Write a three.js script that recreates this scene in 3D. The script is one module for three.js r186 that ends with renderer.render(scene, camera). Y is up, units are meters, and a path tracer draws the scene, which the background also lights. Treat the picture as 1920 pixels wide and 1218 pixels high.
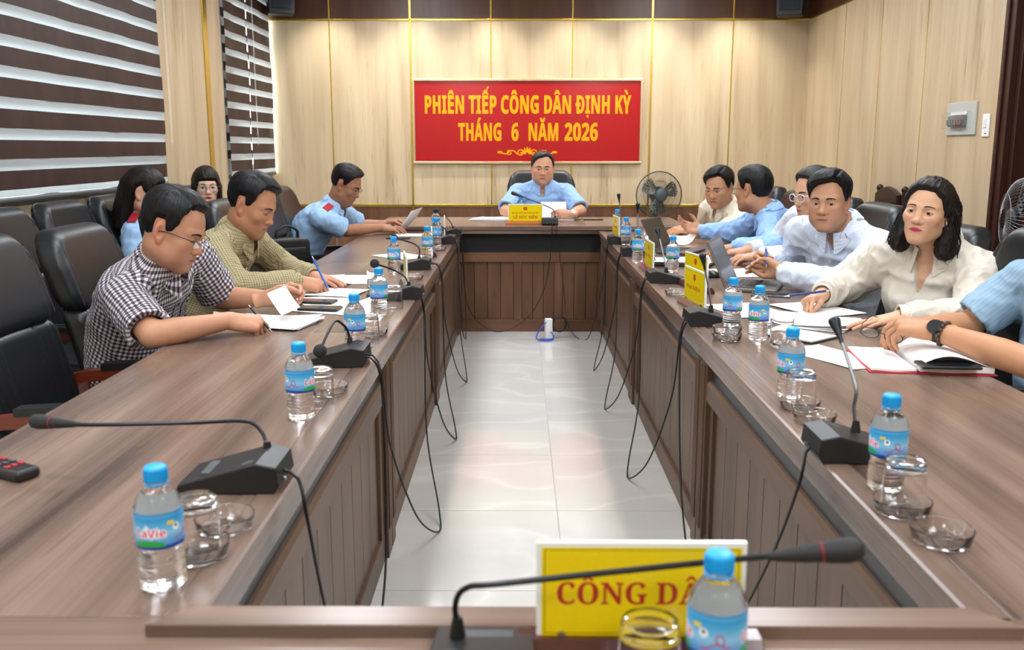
import * as THREE from 'three';
import { RoundedBoxGeometry } from 'three/addons/geometries/RoundedBoxGeometry.js';
import { mergeGeometries, toCreasedNormals } from 'three/addons/utils/BufferGeometryUtils.js';
import { ImprovedNoise } from 'three/addons/math/ImprovedNoise.js';
import { RectAreaLightUniformsLib } from 'three/addons/lights/RectAreaLightUniformsLib.js';

// ---------------------------------------------------------------- camera, daylight, lamps, exposure
const renderer = new THREE.WebGLRenderer();
renderer.toneMapping = THREE.LinearToneMapping;
renderer.toneMappingExposure = 1.34;
renderer.shadowMap.enabled = true;
RectAreaLightUniformsLib.init();
const scene = new THREE.Scene();
const camera = new THREE.PerspectiveCamera(2 * Math.atan(609 / 1750) * 180 / Math.PI, 1920 / 1218, 0.05, 60);
camera.rotation.order = 'YXZ';
camera.position.set(0, 1.35, 0);
camera.rotation.set(-Math.atan(333 / 1750), Math.atan(11 / 1750), 0);
camera.focus = 3.9;
camera.userData.fStop = 5.2;
scene.add(camera);
const SKY = 11, PANEL_LIGHT = 15.0, DOWN_LIGHT = 4.5;
scene.background = new THREE.Color().setRGB(0.92, 0.96, 1.0);
scene.backgroundIntensity = SKY;
const sun = new THREE.DirectionalLight(0xfff4e2, 9); sun.position.set(-0.3 * 12 - 2.3, 0.5 * 12, 12 * 0.81 - 8.8); sun.target.position.set(-2.3, 0.2, -8.8); sun.castShadow = true;
Object.assign(sun.shadow.camera, { left: -8, right: 8, top: 8, bottom: -8, near: 0.5, far: 40 }); scene.add(sun, sun.target);
const ROOM = { x0: -2.3, x1: 2.63, z0: -8.8, z1: 1.6, h: 2.86 };
const TOP = 0.75;                                   // table height

// ---------------------------------------------------------------- small helpers
let seed = 20260601;
const rnd = () => { seed = (seed * 1664525 + 1013904223) >>> 0; return seed / 4294967296; };
const rr = (a, b) => a + (b - a) * rnd();
const lerp = (a, b, t) => a + (b - a) * t, clamp = (v, a = 0, b = 1) => Math.min(b, Math.max(a, v));
const sstep = (a, b, v) => { const t = clamp((v - a) / (b - a)); return t * t * (3 - 2 * t); };
const V = (x, y, z) => new THREE.Vector3(x, y, z);
const PN = new ImprovedNoise();
const noise = (x, y, z = 0.37) => PN.noise(x, y, z);
const fbm = (x, y, z, o = 3) => { let s = 0, a = 1, t = 0; for (let i = 0; i < o; i++) { s += a * noise(x, y, z); t += a; a *= 0.5; x *= 2.03; y *= 2.03; z = z * 2.03 + 7.1; } return s / t; };
const used = new Map();
function numbered(name) { const n = used.get(name) || 0; used.set(name, n + 1); return n ? `${name}_${String(n).padStart(3, '0')}` : name; }
function shadows(o) { o.traverse((c) => { if (c.isMesh) { c.castShadow = true; c.receiveShadow = true; } }); return o; }
function part(name, geometry, material, parent, label) {
  const m = new THREE.Mesh(geometry, material); m.name = name; m.castShadow = m.receiveShadow = true; parent.add(m);
  if (label) m.userData.label = label;
  return m;
}
function thing(name, label, category, p = [0, 0, 0], turn = 0, group) {
  const o = new THREE.Group(); o.name = numbered(name); o.position.set(...p); o.rotation.y = turn;
  o.userData = { label, category }; if (group) o.userData.group = group;
  scene.add(o); return o;
}
function solo(name, geometry, material, label, category, p = [0, 0, 0], turn = 0, group) {
  const m = new THREE.Mesh(geometry, material); m.name = numbered(name); m.position.set(...p); m.rotation.y = turn;
  m.castShadow = m.receiveShadow = true; m.userData = { label, category }; if (group) m.userData.group = group;
  scene.add(m); return m;
}
function copyOf(o, label, p, turn, group) {
  const c = o.clone(); c.name = numbered(o.name.replace(/_\d{3}$/, '')); c.position.set(...p); c.rotation.y = turn;
  c.userData = { ...o.userData, label }; if (group) c.userData.group = group; scene.add(c); return c;
}
function setting(name) { const g = new THREE.Group(); g.name = name; g.userData.kind = 'structure'; scene.add(g); return g; }

// geometry helpers; uv in metres, v along the chosen grain axis
function metreUV(g, grain = 'y', du = 0, dv = 0) {
  const p = g.attributes.position, n = g.attributes.normal, uv = new Float32Array(p.count * 2);
  for (let i = 0; i < p.count; i++) {
    const c = { x: p.getX(i), y: p.getY(i), z: p.getZ(i) }, a = { x: Math.abs(n.getX(i)), y: Math.abs(n.getY(i)), z: Math.abs(n.getZ(i)) };
    const k = a.x >= a.y && a.x >= a.z ? 'x' : a.y >= a.z ? 'y' : 'z', rest = ['x', 'y', 'z'].filter((q) => q !== k);
    let v = grain, u;
    if (k === grain) { u = rest[0]; v = rest[1]; } else u = rest.find((q) => q !== grain);
    uv[2 * i] = c[u] + du; uv[2 * i + 1] = c[v] + dv;
  }
  g.setAttribute('uv', new THREE.BufferAttribute(uv, 2)); return g;
}
const at = (g, x, y, z) => g.translate(x, y, z);
function box(w, h, d, x = 0, y = 0, z = 0, grain = 'y', r = 0) {
  const g = r ? new RoundedBoxGeometry(w, h, d, 2, Math.min(r, w / 2.1, h / 2.1, d / 2.1)) : new THREE.BoxGeometry(w, h, d);
  g.translate(x, y, z); return metreUV(g.index ? g.toNonIndexed() : g, grain, x * 3.1 + z * 1.7 + y, z * 0.37);
}
const span = (x0, x1, y0, y1, z0, z1, grain, r) => box(Math.abs(x1 - x0), Math.abs(y1 - y0), Math.abs(z1 - z0), (x0 + x1) / 2, (y0 + y1) / 2, (z0 + z1) / 2, grain, r);
const plain = (g) => { const q = g.index ? g.toNonIndexed() : g; for (const k of Object.keys(q.attributes)) if (!['position', 'normal', 'uv'].includes(k)) q.deleteAttribute(k); return q; };
const join = (...gs) => mergeGeometries(gs.flat().map(plain));
function lathe(pts, seg = 32) { return plain(new THREE.LatheGeometry(pts.map(([r, y]) => new THREE.Vector2(Math.max(r, 0.00001), y)), seg)); }
function tube(pts, r, seg = 40, rad = 8, closed = false) {
  return plain(new THREE.TubeGeometry(new THREE.CatmullRomCurve3(pts.map((p) => (p.isVector3 ? p : V(...p))), closed, 'catmullrom', 0.5), seg, r, rad, closed));
}
function rod(a, b, r0, r1 = r0, seg = 16) {
  const A = V(...a), B = V(...b), d = B.clone().sub(A), g = new THREE.CylinderGeometry(r1, r0, d.length(), seg);
  g.applyQuaternion(new THREE.Quaternion().setFromUnitVectors(V(0, 1, 0), d.clone().normalize())); g.translate((a[0] + b[0]) / 2, (a[1] + b[1]) / 2, (a[2] + b[2]) / 2);
  return plain(g);
}
const ball = (r, x, y, z, sx = 1, sy = 1, sz = 1, w = 20, h = 14) => plain(new THREE.SphereGeometry(r, w, h).scale(sx, sy, sz).translate(x, y, z));
function extrude(shapePts, depth, bevel = 0, holes) {   // outline in x,y; depth along +z
  const s = new THREE.Shape(shapePts.map(([x, y]) => new THREE.Vector2(x, y)));
  return plain(new THREE.ExtrudeGeometry(s, { depth, bevelEnabled: bevel > 0, bevelThickness: bevel, bevelSize: bevel, bevelSegments: 2, steps: 1 }));
}
function profileZ(pts, z0, z1, grain = 'z') {            // closed outline in x,y swept along z
  const g = extrude(pts, Math.abs(z1 - z0)); g.translate(0, 0, Math.min(z0, z1)); return metreUV(g, grain, z0 * 0.7, 0);
}

// ---------------------------------------------------------------- procedural textures
function dataTex(w, h, f, srgb = true) {
  const d = new Uint8Array(w * h * 4);
  for (let j = 0; j < h; j++) for (let i = 0; i < w; i++) { const c = f(i / w, j / h, i, j); const k = 4 * (j * w + i); d[k] = clamp(c[0], 0, 255); d[k + 1] = clamp(c[1], 0, 255); d[k + 2] = clamp(c[2], 0, 255); d[k + 3] = 255; }
  const t = new THREE.DataTexture(d, w, h); t.wrapS = t.wrapT = THREE.RepeatWrapping; t.magFilter = THREE.LinearFilter; t.minFilter = THREE.LinearMipmapLinearFilter;
  if (srgb) t.colorSpace = THREE.SRGBColorSpace; t.needsUpdate = true; return t;
}
const per = (f, u, v, pu, pv, z) => {                   // noise that repeats over the unit square
  const a = f(u * pu, v * pv, z), b = f((u - 1) * pu, v * pv, z), c = f(u * pu, (v - 1) * pv, z), d = f((u - 1) * pu, (v - 1) * pv, z);
  const s = sstep(0, 1, u), t = sstep(0, 1, v); return lerp(lerp(a, b, s), lerp(c, d, s), t);
};
function woodTex(w, h, stops, wide, long, fine, z, pits = 0) { // grain runs along v
  return dataTex(w, h, (u, v) => {
    const bend = 0.03 * per(noise, u, v, 2, 2, z + 9);
    let t = 0.5 + 0.55 * per(noise, (u + bend + 2) % 1, v, wide, long, z) + 0.28 * per(noise, u, v, wide * 3, long * 1.5, z + 3) + fine * per(noise, u, v, wide * 14, long * 3, z + 5);
    const pit = pits * Math.max(0, per(noise, u, v, wide * 9, long * 5, z + 17) - 0.32) * 3; t = clamp(t - pit, 0, 0.999);
    const k = t * (stops.length - 1), i = Math.floor(k), q = k - i; return [0, 1, 2].map((n) => lerp(stops[i][n], stops[i + 1][n], q));
  });
}
const metre = (t, su, sv) => { t.repeat.set(1 / su, 1 / sv); return t; };
const lightWood = metre(woodTex(384, 640, [[160, 137, 106], [184, 162, 130], [195, 175, 143], [203, 185, 154], [198, 179, 148]], 10, 2, 0.16, 1.3, 0.5), 1.1, 2.1);
const tableWood = metre(woodTex(384, 768, [[66, 51, 43], [99, 80, 70], [118, 97, 85], [138, 115, 101], [149, 127, 114]], 7, 2, 0.14, 4.1, 0.25), 0.75, 2.2);
const frontWood = metre(woodTex(320, 256, [[66, 48, 36], [88, 65, 49], [102, 77, 58], [116, 90, 69]], 8, 2, 0.16, 6.6, 0.3), 0.7, 1.4);
const dadoWood = metre(woodTex(320, 256, [[64, 42, 30], [92, 61, 43], [112, 77, 54], [128, 91, 65]], 6, 2, 0.14, 8.2, 0.3), 1.0, 1.3);
const redWood = metre(woodTex(128, 256, [[72, 26, 14], [104, 42, 22], [128, 56, 30]], 6, 2, 0.15, 3.3), 0.12, 0.5);
const blindWood = metre(woodTex(256, 192, [[32, 18, 16], [44, 25, 22], [54, 32, 28], [62, 39, 34]], 3, 5, 0.2, 5.7), 1.0, 0.4);
const marble = metre(dataTex(512, 512, (u, v) => {
  const w = per((a, b, c) => fbm(a, b, c, 4), u, v, 4, 4, 2.2), s = per((a, b, c) => fbm(a, b, c, 3), u, v, 3, 6, 8.8);
  const vein = Math.exp(-Math.abs(per(noise, (u + 0.18 * w + 1) % 1, (v + 0.2 * s + 1) % 1, 3, 7, 5.5)) * 26);
  const g = 206 + 12 * w + 8 * s + 13 * vein; return [g, g - 2, g - 8];
}), 1.9, 1.9);
const fineNoise = dataTex(256, 256, (u, v) => { const g = 128 + 110 * per((a, b, c) => fbm(a, b, c, 3), u, v, 22, 22, 1.5); return [g, g, g]; }, false);
const leatherBump = fineNoise.clone(); leatherBump.repeat.set(9, 9); leatherBump.needsUpdate = true;
const grainBump = fineNoise.clone(); grainBump.repeat.set(4, 4); grainBump.needsUpdate = true;

function std(color, roughness = 0.5, extra = {}) { return new THREE.MeshPhysicalMaterial({ color, roughness, ...extra }); }
const M = {
  lightWood: std(0xffffff, 0.42, { map: lightWood }),
  tableWood: std(0xffffff, 0.24, { map: tableWood, specularIntensity: 0.9 }),
  frontWood: std(0xffffff, 0.42, { map: frontWood }),
  dado: std(0xffffff, 0.4, { map: dadoWood }),
  darkBand: std(0xc8b8b0, 0.4, { map: dadoWood }),
  redWood: std(0xffffff, 0.28, { map: redWood }),
  doorWood: std(0x3a1d16, 0.35),
  gold: std(0xd0b24c, 0.26, { metalness: 0.9 }),
  champagne: std(0xd9c29a, 0.3, { metalness: 0.85 }),
  plaster: std(0xe9e6df, 0.85),
  grout: std(0xe4e2da, 0.8),
  tile: std(0xffffff, 0.1, { map: marble }),
  recess: std(0x34373a, 0.35, { metalness: 0.2 }),
  black: std(0x0b0c0e, 0.5),
  leather: std(0x131619, 0.4, { bumpMap: leatherBump, bumpScale: 0.0006 }),
  stitch: std(0x3d4044, 0.6),
  plastic: std(0x1b1c1e, 0.42, { bumpMap: grainBump, bumpScale: 0.0002 }),
  plasticGrey: std(0x4a4e50, 0.4),
  cable: std(0x0d0d0e, 0.45),
  chrome: std(0xb9bcc0, 0.16, { metalness: 1 }),
  steel: std(0x9a9da0, 0.32, { metalness: 0.9 }),
  darkSteel: std(0x33363a, 0.35, { metalness: 0.8 }),
  glass: std(0xffffff, 0.02, { transmission: 1, thickness: 0.01, ior: 1.48 }),
  pane: std(0xf2fbff, 0.02, { transmission: 1, thickness: 0 }),
  clear: std(0xfafdff, 0.04, { transmission: 1, thickness: 0, ior: 1.45 }),
  water: std(0xffffff, 0.02, { transmission: 1, thickness: 0.05, ior: 1.33 }),
  cap: std(0x18a4ea, 0.38),
  white: std(0xf2f2f0, 0.5),
  paper: std(0xf4f4f4, 0.75),
  yellow: std(0xf0cd00, 0.25),
  maroonWood: std(0x4a1714, 0.22, { clearcoat: 0.6, clearcoatRoughness: 0.15 }),
  orangeWood: std(0xb0652c, 0.35),
  screen: std(0x15181c, 0.12),
};
// ---------------------------------------------------------------- floor
{
  const floor = setting('floor');
  part('screed', span(ROOM.x0 - 0.2, ROOM.x1 + 0.2, -0.12, -0.006, ROOM.z1 + 0.2, ROOM.z0 - 0.2), M.grout, floor);
  const S = 0.65, gap = 0.003, geos = [];
  for (let k = 0; k < 6; k++) { const g = new RoundedBoxGeometry(S - gap, 0.012, S - gap, 1, 0.0012); g.translate(0, -0.006, 0); geos.push(metreUV(plain(g), 'z', rr(0, 5), rr(0, 5))); }
  for (let i = -4; i < 5; i++) for (let j = -7; j < 10; j++) {
    const x = 0.15 + (i + 0.5) * S, z = -2.69 - (j + 0.5) * S;
    if (x < ROOM.x0 - 0.3 || x > ROOM.x1 + 0.3 || z > ROOM.z1 + 0.2 || z < ROOM.z0 - 0.2) continue;
    part('tile', geos[Math.floor(rnd() * 6)], M.tile, floor).position.set(x, 0, z);
  }
}
// ---------------------------------------------------------------- wall behind the head table
const DADO = 0.815, BAND = 2.48;
{
  const w = setting('wall_back'), z = ROOM.z0;
  part('masonry', span(ROOM.x0 - 0.2, ROOM.x1 + 0.2, 0, ROOM.h + 0.1, z, z - 0.2), M.plaster, w);
  const xs = [ROOM.x0, -1.709, -0.978, -0.246, 0.493, 1.212, 1.941, ROOM.x1], f = z + 0.018;
  for (let i = 0; i < xs.length - 1; i++) {
    const a = xs[i] + 0.004, b = xs[i + 1] - 0.004;
    part('panel', span(a, b, DADO + 0.012, BAND - 0.008, z, f, 'y', 0.002), M.lightWood, w);
    part('band_panel', span(a, b, BAND + 0.008, ROOM.h, z, f, 'y', 0.002), M.darkBand, w, 'dark wood panel of the upper band');
    part('dado_panel', span(a, b, 0.1, DADO - 0.008, z, f, 'y', 0.002), M.dado, w, 'dark wood panel below the gold rail');
    if (i) {
      const wide = i === 2 || i === 5;
      part('gold_trim', span(xs[i] - (wide ? 0.009 : 0.006), xs[i] + (wide ? 0.009 : 0.006), wide ? 0.1 : DADO + 0.01, ROOM.h, z, f + (wide ? 0.006 : 0.003), 'y', 0.002), M.gold, w);
    }
  }
  part('gold_rail', span(ROOM.x0, ROOM.x1, DADO - 0.009, DADO + 0.012, z, f + 0.006, 'x', 0.003), M.gold, w);
  part('gold_rail', span(ROOM.x0, ROOM.x1, BAND - 0.009, BAND + 0.009, z, f + 0.006, 'x', 0.003), M.gold, w);
  const b = setting('baseboard_back');
  part('board', span(ROOM.x0, ROOM.x1, 0, 0.1, z, f + 0.004, 'x', 0.004), M.dado, b);
}
// ---------------------------------------------------------------- right wall with its door
const DOOR = { z0: -5.1, z1: -3.55, h: 2.62 };
{
  const w = setting('wall_right'), x = ROOM.x1, f = x - 0.018;
  part('masonry', span(x, x + 0.2, 0, ROOM.h + 0.1, ROOM.z0 - 0.2, DOOR.z0), M.plaster, w);
  part('masonry', span(x, x + 0.2, 0, ROOM.h + 0.1, DOOR.z1, ROOM.z1 + 0.2), M.plaster, w);
  part('masonry', span(x, x + 0.2, DOOR.h, ROOM.h + 0.1, DOOR.z0, DOOR.z1), M.plaster, w);
  const bays = [[ROOM.z0 + 0.02, -7.775], [-7.775, -6.995], [-6.995, -6.217], [-6.217, -5.19], [-3.46, -2.7], [-2.7, -1.95], [-1.95, -1.2], [-1.2, -0.45], [-0.45, 0.3], [0.3, 1.0], [1.0, 1.6]];
  for (const [a, b] of bays) {
    part('panel', span(f, x, DADO + 0.012, BAND - 0.008, a + 0.004, b - 0.004, 'y', 0.002), M.lightWood, w);
    part('band_panel', span(f, x, BAND + 0.008, ROOM.h, a + 0.004, b - 0.004, 'y', 0.002), M.darkBand, w, 'dark wood panel of the upper band');
    part('dado_panel', span(f, x, 0.1, DADO - 0.008, a + 0.004, b - 0.004, 'y', 0.002), M.dado, w, 'dark wood panel below the gold rail');
    part('gold_trim', span(f - 0.001, x, DADO, BAND, b - 0.004, b + 0.004, 'y'), M.gold, w);
  }
  for (const [a, b] of [[ROOM.z0 + 0.02, DOOR.z0 - 0.09], [DOOR.z1 + 0.09, ROOM.z1]]) for (const y of [DADO, BAND]) part('gold_rail', span(f - 0.006, x, y - 0.009, y + 0.009, a, b, 'z', 0.003), M.gold, w);
  const bb = setting('baseboard_right');
  part('board', span(f - 0.004, x, 0, 0.1, ROOM.z0 + 0.03, DOOR.z0 - 0.09, 'z', 0.004), M.dado, bb);
  const d = setting('door_1');
  part('gold_trim', span(f - 0.008, x, 0, DOOR.h + 0.08, DOOR.z0 - 0.1, DOOR.z0 - 0.085, 'y', 0.003), M.gold, d);
  for (const [za, s] of [[DOOR.z0, 1], [DOOR.z1, -1]]) {
    part('architrave', span(x - 0.035, x + 0.12, 0, DOOR.h + 0.06, za - s * 0.085, za + s * 0.0, 'y', 0.006), M.doorWood, d);
    part('architrave_bead', span(x - 0.05, x - 0.034, 0, DOOR.h + 0.06, za - s * 0.08, za - s * 0.05, 'y', 0.006), M.doorWood, d);
    part('jamb', span(x + 0.0, x + 0.18, 0, DOOR.h, za, za + s * 0.04, 'y', 0.004), M.doorWood, d);
  }
  part('architrave', span(x - 0.035, x + 0.12, DOOR.h, DOOR.h + 0.09, DOOR.z0 - 0.085, DOOR.z1 + 0.085, 'z', 0.006), M.doorWood, d);
  for (let k = 0; k < 2; k++) {
    const a = DOOR.z0 + 0.045 + k * 0.735, b = a + 0.725;
    const leaf = part('door_leaf', span(x + 0.07, x + 0.11, 0.01, DOOR.h - 0.01, a, b, 'y', 0.003), M.doorWood, d);
    for (const [p, q] of [[0.18, 0.95], [1.08, 2.45]]) {
      part('door_panel', span(x + 0.058, x + 0.072, p, q, a + 0.12, b - 0.12, 'y', 0.006), M.doorWood, leaf);
    }
  }
}
// ---------------------------------------------------------------- left wall: two windows with blinds, wall behind the camera
const WIN = [{ z0: -6.0, z1: -2.7 }, { z0: -8.78, z1: -7.6 }], SILL = 1.16, HEAD = 2.7;
{
  const w = setting('wall_left'), x = ROOM.x0, f = x + 0.018;
  part('masonry', span(x - 0.2, x, 0, SILL, ROOM.z0 - 0.2, ROOM.z1 + 0.2), M.plaster, w);
  part('masonry', span(x - 0.2, x, HEAD, ROOM.h + 0.1, ROOM.z0 - 0.2, ROOM.z1 + 0.2), M.plaster, w);
  part('masonry', span(x - 0.2, x, SILL, HEAD, WIN[0].z1, ROOM.z1 + 0.2), M.plaster, w);
  part('masonry', span(x - 0.2, x, SILL, HEAD, WIN[1].z1, WIN[0].z0), M.plaster, w);
  part('masonry', span(x - 0.2, x, SILL, HEAD, ROOM.z0 - 0.2, WIN[1].z0), M.plaster, w);
  part('panel', span(x, f + 0.02, 0.1, ROOM.h, -6.05, -6.95, 'y', 0.002), M.lightWood, w);
  part('gold_trim', span(x, f + 0.026, 0.1, ROOM.h, -6.955, -7.05, 'y', 0.003), M.gold, w);
  part('panel', span(x, f + 0.012, 0.1, ROOM.h, -7.055, -7.4, 'y', 0.002), M.lightWood, w);
  for (const [a, b] of [[-2.0, -2.7], [-2.7, -3.45], [-3.45, -4.2], [-4.2, -4.95], [-4.95, -5.6], [-5.6, -6.04], [-7.41, -8.1], [-8.1, -8.78]]) {
    part('panel', span(x, f, DADO + 0.012, SILL - 0.02, a - 0.004, b + 0.004, 'y', 0.002), M.lightWood, w);
    part('dado_panel', span(x, f, 0.1, DADO - 0.008, a - 0.004, b + 0.004, 'y', 0.002), M.dado, w, 'dark wood panel below the gold rail');
  }
  part('gold_rail', span(x, f + 0.006, DADO - 0.009, DADO + 0.012, -2.0, -6.04, 'z', 0.003), M.gold, w);
  part('board', span(x, f + 0.004, 0, 0.1, -2.0, ROOM.z0 + 0.03, 'z', 0.004), M.dado, setting('baseboard_left'));
  const r = setting('wall_rear');
  part('masonry', span(ROOM.x0 - 0.2, ROOM.x1 + 0.2, 0, ROOM.h + 0.1, ROOM.z1, ROOM.z1 + 0.2), M.plaster, r);
  for (let i = 0; i < 6; i++) part('panel', span(ROOM.x0 + 0.02 + i * 0.815, ROOM.x0 + 0.825 + i * 0.815, 0.1, ROOM.h, ROOM.z1 - 0.018, ROOM.z1, 'y', 0.002), M.lightWood, r);
  WIN.forEach((o, n) => {
    const g = setting(`window_${n + 1}`), cols = n ? 2 : 4, wz = (o.z1 - o.z0) / cols;
    part('sill', span(x - 0.19, x + 0.01, SILL - 0.02, SILL, o.z0, o.z1, 'z', 0.004), M.white, g);
    for (let k = 0; k <= cols; k++) part('mullion', span(x - 0.14, x - 0.09, SILL, HEAD, o.z0 + k * wz - 0.02, o.z0 + k * wz + 0.02), M.white, g);
    for (const y of [SILL + 0.02, HEAD - 0.02]) part('rail', span(x - 0.14, x - 0.09, y - 0.02, y + 0.02, o.z0, o.z1), M.white, g);
    for (let k = 0; k < cols; k++) { const p = new THREE.PlaneGeometry(wz - 0.04, HEAD - SILL - 0.08); p.rotateY(Math.PI / 2); p.translate(x - 0.115, (HEAD + SILL) / 2, o.z0 + (k + 0.5) * wz); part('pane', p, M.pane, g); }
  });
}
// zebra blinds: opaque wood-print bands alternating with sheer bands, a second layer behind
{
  const band = std(0xffffff, 0.55, { map: blindWood }), sheer = std(0xc2c6c6, 0.95, { transmission: 0.5, thickness: 0, side: THREE.DoubleSide });
  const PER = 0.134, DARK = 0.083, wave = (z, l) => 0.004 * Math.sin(z * 7.3 + l) + 0.003 * Math.sin(z * 17 + 2 * l);
  function strip(z0, z1, y0, y1, x, l, thick) {
    const n = Math.max(8, Math.round((z1 - z0) / 0.08)), g = new THREE.BoxGeometry(thick, y1 - y0, z1 - z0, 1, 1, n), p = g.attributes.position;
    g.translate(x, (y0 + y1) / 2, (z0 + z1) / 2);
    for (let i = 0; i < p.count; i++) p.setX(i, p.getX(i) + wave(p.getZ(i), l));
    g.computeVertexNormals(); return metreUV(g.toNonIndexed(), 'z', l * 0.37, l * 0.9);
  }
  const mk = (z0, z1, label, n) => {
    const g = thing('zebra_blind', label, 'blind', [0, 0, 0], 0, 'zebra blinds on the left wall'), xf = ROOM.x0 + 0.056, xb = ROOM.x0 + 0.034, y0 = 1.135;
    part('bottom_bar', rod([xf - 0.012, 1.118, z0], [xf - 0.012, 1.118, z1], 0.018), M.plasticGrey, g);
    part('head_box', span(ROOM.x0 + 0.02, ROOM.x0 + 0.1, 2.74, 2.84, z0, z1, 'z', 0.01), M.plasticGrey, g);
    part('sheer_band', strip(z0, z1, y0, y0 + 0.03, xf, 0, 0.0012), sheer, g);
    for (let k = 0; k < 12; k++) {
      const y = y0 + 0.03 + k * PER;
      part('wood_band', strip(z0, z1, y, y + DARK, xf, k * 0.6, 0.002), band, g);
      part('sheer_band', strip(z0, z1, y + DARK, y + PER, xf, k * 0.6, 0.0012), sheer, g);
      part('back_band', strip(z0, z1, y + DARK + 0.014, y + PER + 0.03, xb, k * 0.5 + n, 0.002), band, g);
    }
    return g;
  };
  mk(-6.04, -2.75, 'long zebra blind with wide brown bands on the left wall nearest the viewer', 0);
  mk(-8.0, -7.4, 'narrow zebra blind right of the light wood pillar', 2);
  mk(-8.75, -8.025, 'narrow zebra blind in the far left corner touching the back wall', 1);
  const cord = (z, y1, label, x) => {
    const g = thing('pull_cord', label, 'cord', [x, 0, z]);
    part('string', rod([0, 2.74, 0], [0, y1, 0], 0.0012, 0.0012, 6), M.white, g);
    part('string', rod([0, 2.74, 0.018], [0, y1, 0.018], 0.0012, 0.0012, 6), M.white, g);
    part('weight', box(0.006, 0.1, 0.032, 0, y1 - 0.04, 0.009, 'y', 0.003), M.clear, g);
  };
  cord(-6.16, 1.37, 'thin blind cord with clear weight on the light wood pillar', ROOM.x0 + 0.06);
  cord(-7.98, 1.45, 'thin blind cord with clear weight in front of the narrow blind', ROOM.x0 + 0.12);
}
// ---------------------------------------------------------------- ceiling with its lamps
{
  const c = setting('ceiling');
  part('slab', span(ROOM.x0 - 0.2, ROOM.x1 + 0.2, ROOM.h, ROOM.h + 0.15, ROOM.z1 + 0.2, ROOM.z0 - 0.2), M.plaster, c);
  const lens = new THREE.MeshStandardMaterial({ color: 0xffffff, emissive: 0xf6faff, emissiveIntensity: 5.0, roughness: 0.6 });
  let first;
  for (const x of [-0.95, 1.35]) for (let k = 0; k < 8; k++) {
    const z = 1.1 - k * 1.25, lab = 'square white panel lamp set flush in the ceiling';
    if (!first) {
      first = thing('ceiling_lamp', lab, 'lamp', [x, ROOM.h, z], 0, 'square ceiling lamps');
      part('frame', join(box(0.56, 0.02, 0.03, 0, -0.01, 0.265), box(0.56, 0.02, 0.03, 0, -0.01, -0.265), box(0.03, 0.02, 0.5, 0.265, -0.01, 0), box(0.03, 0.02, 0.5, -0.265, -0.01, 0)), M.white, first);
      part('diffuser_lamp', box(0.5, 0.008, 0.5, 0, -0.006, 0), lens, first);
    } else copyOf(first, lab, [x, ROOM.h, z], 0);
    const l = new THREE.RectAreaLight(0xf3f8ff, PANEL_LIGHT, 0.5, 0.5); l.position.set(x, ROOM.h - 0.022, z); l.rotation.x = -Math.PI / 2; scene.add(l);
  }
  let dl;
  [-1.72, -0.98, -0.25, 0.49, 1.21, 1.94].forEach((x, i) => {
    const lab = 'small round downlight set in the ceiling near the back wall', p = [x, ROOM.h, -8.42];
    if (!dl) {
      dl = thing('downlight', lab, 'lamp', p, 0, 'downlights along the back wall');
      part('ring', plain(new THREE.TorusGeometry(0.055, 0.008, 10, 28).rotateX(Math.PI / 2)), M.white, dl);
      part('bulb_lamp', plain(new THREE.CylinderGeometry(0.048, 0.048, 0.006, 24).translate(0, -0.002, 0)), lens, dl);
    } else copyOf(dl, lab, p, 0);
    const s = new THREE.SpotLight(0xfffaf2, DOWN_LIGHT, 0, 0.85, 0.8, 2); s.position.set(x, ROOM.h - 0.03, -8.42); s.target.position.set(x, 0, -8.5); s.castShadow = true; s.shadow.radius = 2; scene.add(s, s.target);
  });
}
// ---------------------------------------------------------------- things on the walls
// capitals fitted between xa and xb; accents that the font lacks are drawn over the plain letter
const PLAIN = { Ế: 'Ê', Ị: 'I', Ỉ: 'I', Ủ: 'U', Ứ: 'U', Ờ: 'O', Ở: 'O', Ạ: 'A', Ệ: 'Ê', Ộ: 'Ô' };
function viText(g, txt, xa, xb, base, cap, bold, family) {
  g.save(); g.font = `bold ${cap / 0.714}px ${family}`; g.textBaseline = 'alphabetic'; g.lineWidth = bold; g.lineJoin = 'round';
  const p = [...txt].map((c) => PLAIN[c] || c).join(''); g.translate(xa, base); g.scale((xb - xa) / g.measureText(p).width, 1);
  g.fillText(p, 0, 0); if (bold) g.strokeText(p, 0, 0);
  [...txt].forEach((ch, i) => {
    if (!PLAIN[ch]) return;
    const mx = g.measureText(p.slice(0, i)).width + g.measureText(p[i]).width / 2, u = cap, poly = (...q) => { g.beginPath(); q.forEach(([x, y], k) => (k ? g.lineTo(mx + x * u, y * u) : g.moveTo(mx + x * u, y * u))); g.fill(); };
    if (ch === 'Ế') poly([0.1, -1.3], [0.24, -1.52], [0.44, -1.52], [0.2, -1.3]);
    if (ch === 'Ứ') { poly([-0.04, -1.08], [0.06, -1.3], [0.26, -1.3], [0.08, -1.08]); poly([0.3, -1.0], [0.44, -1.12], [0.5, -1.0], [0.36, -0.86]); }
    if (ch === 'Ủ' || ch === 'Ỉ') poly([-0.06, -1.1], [0.0, -1.34], [0.14, -1.28], [0.04, -1.1]);
    if ('ỊẠỆỘ'.includes(ch)) g.fillRect(mx - 0.1 * u, 0.1 * u, 0.2 * u, 0.15 * u);
  });
  g.restore();
}
function canvasTex(w, h, draw) { const c = document.createElement('canvas'); c.width = w; c.height = h; draw(c.getContext('2d'), w, h); const t = new THREE.CanvasTexture(c); t.colorSpace = THREE.SRGBColorSpace; return t; }
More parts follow.
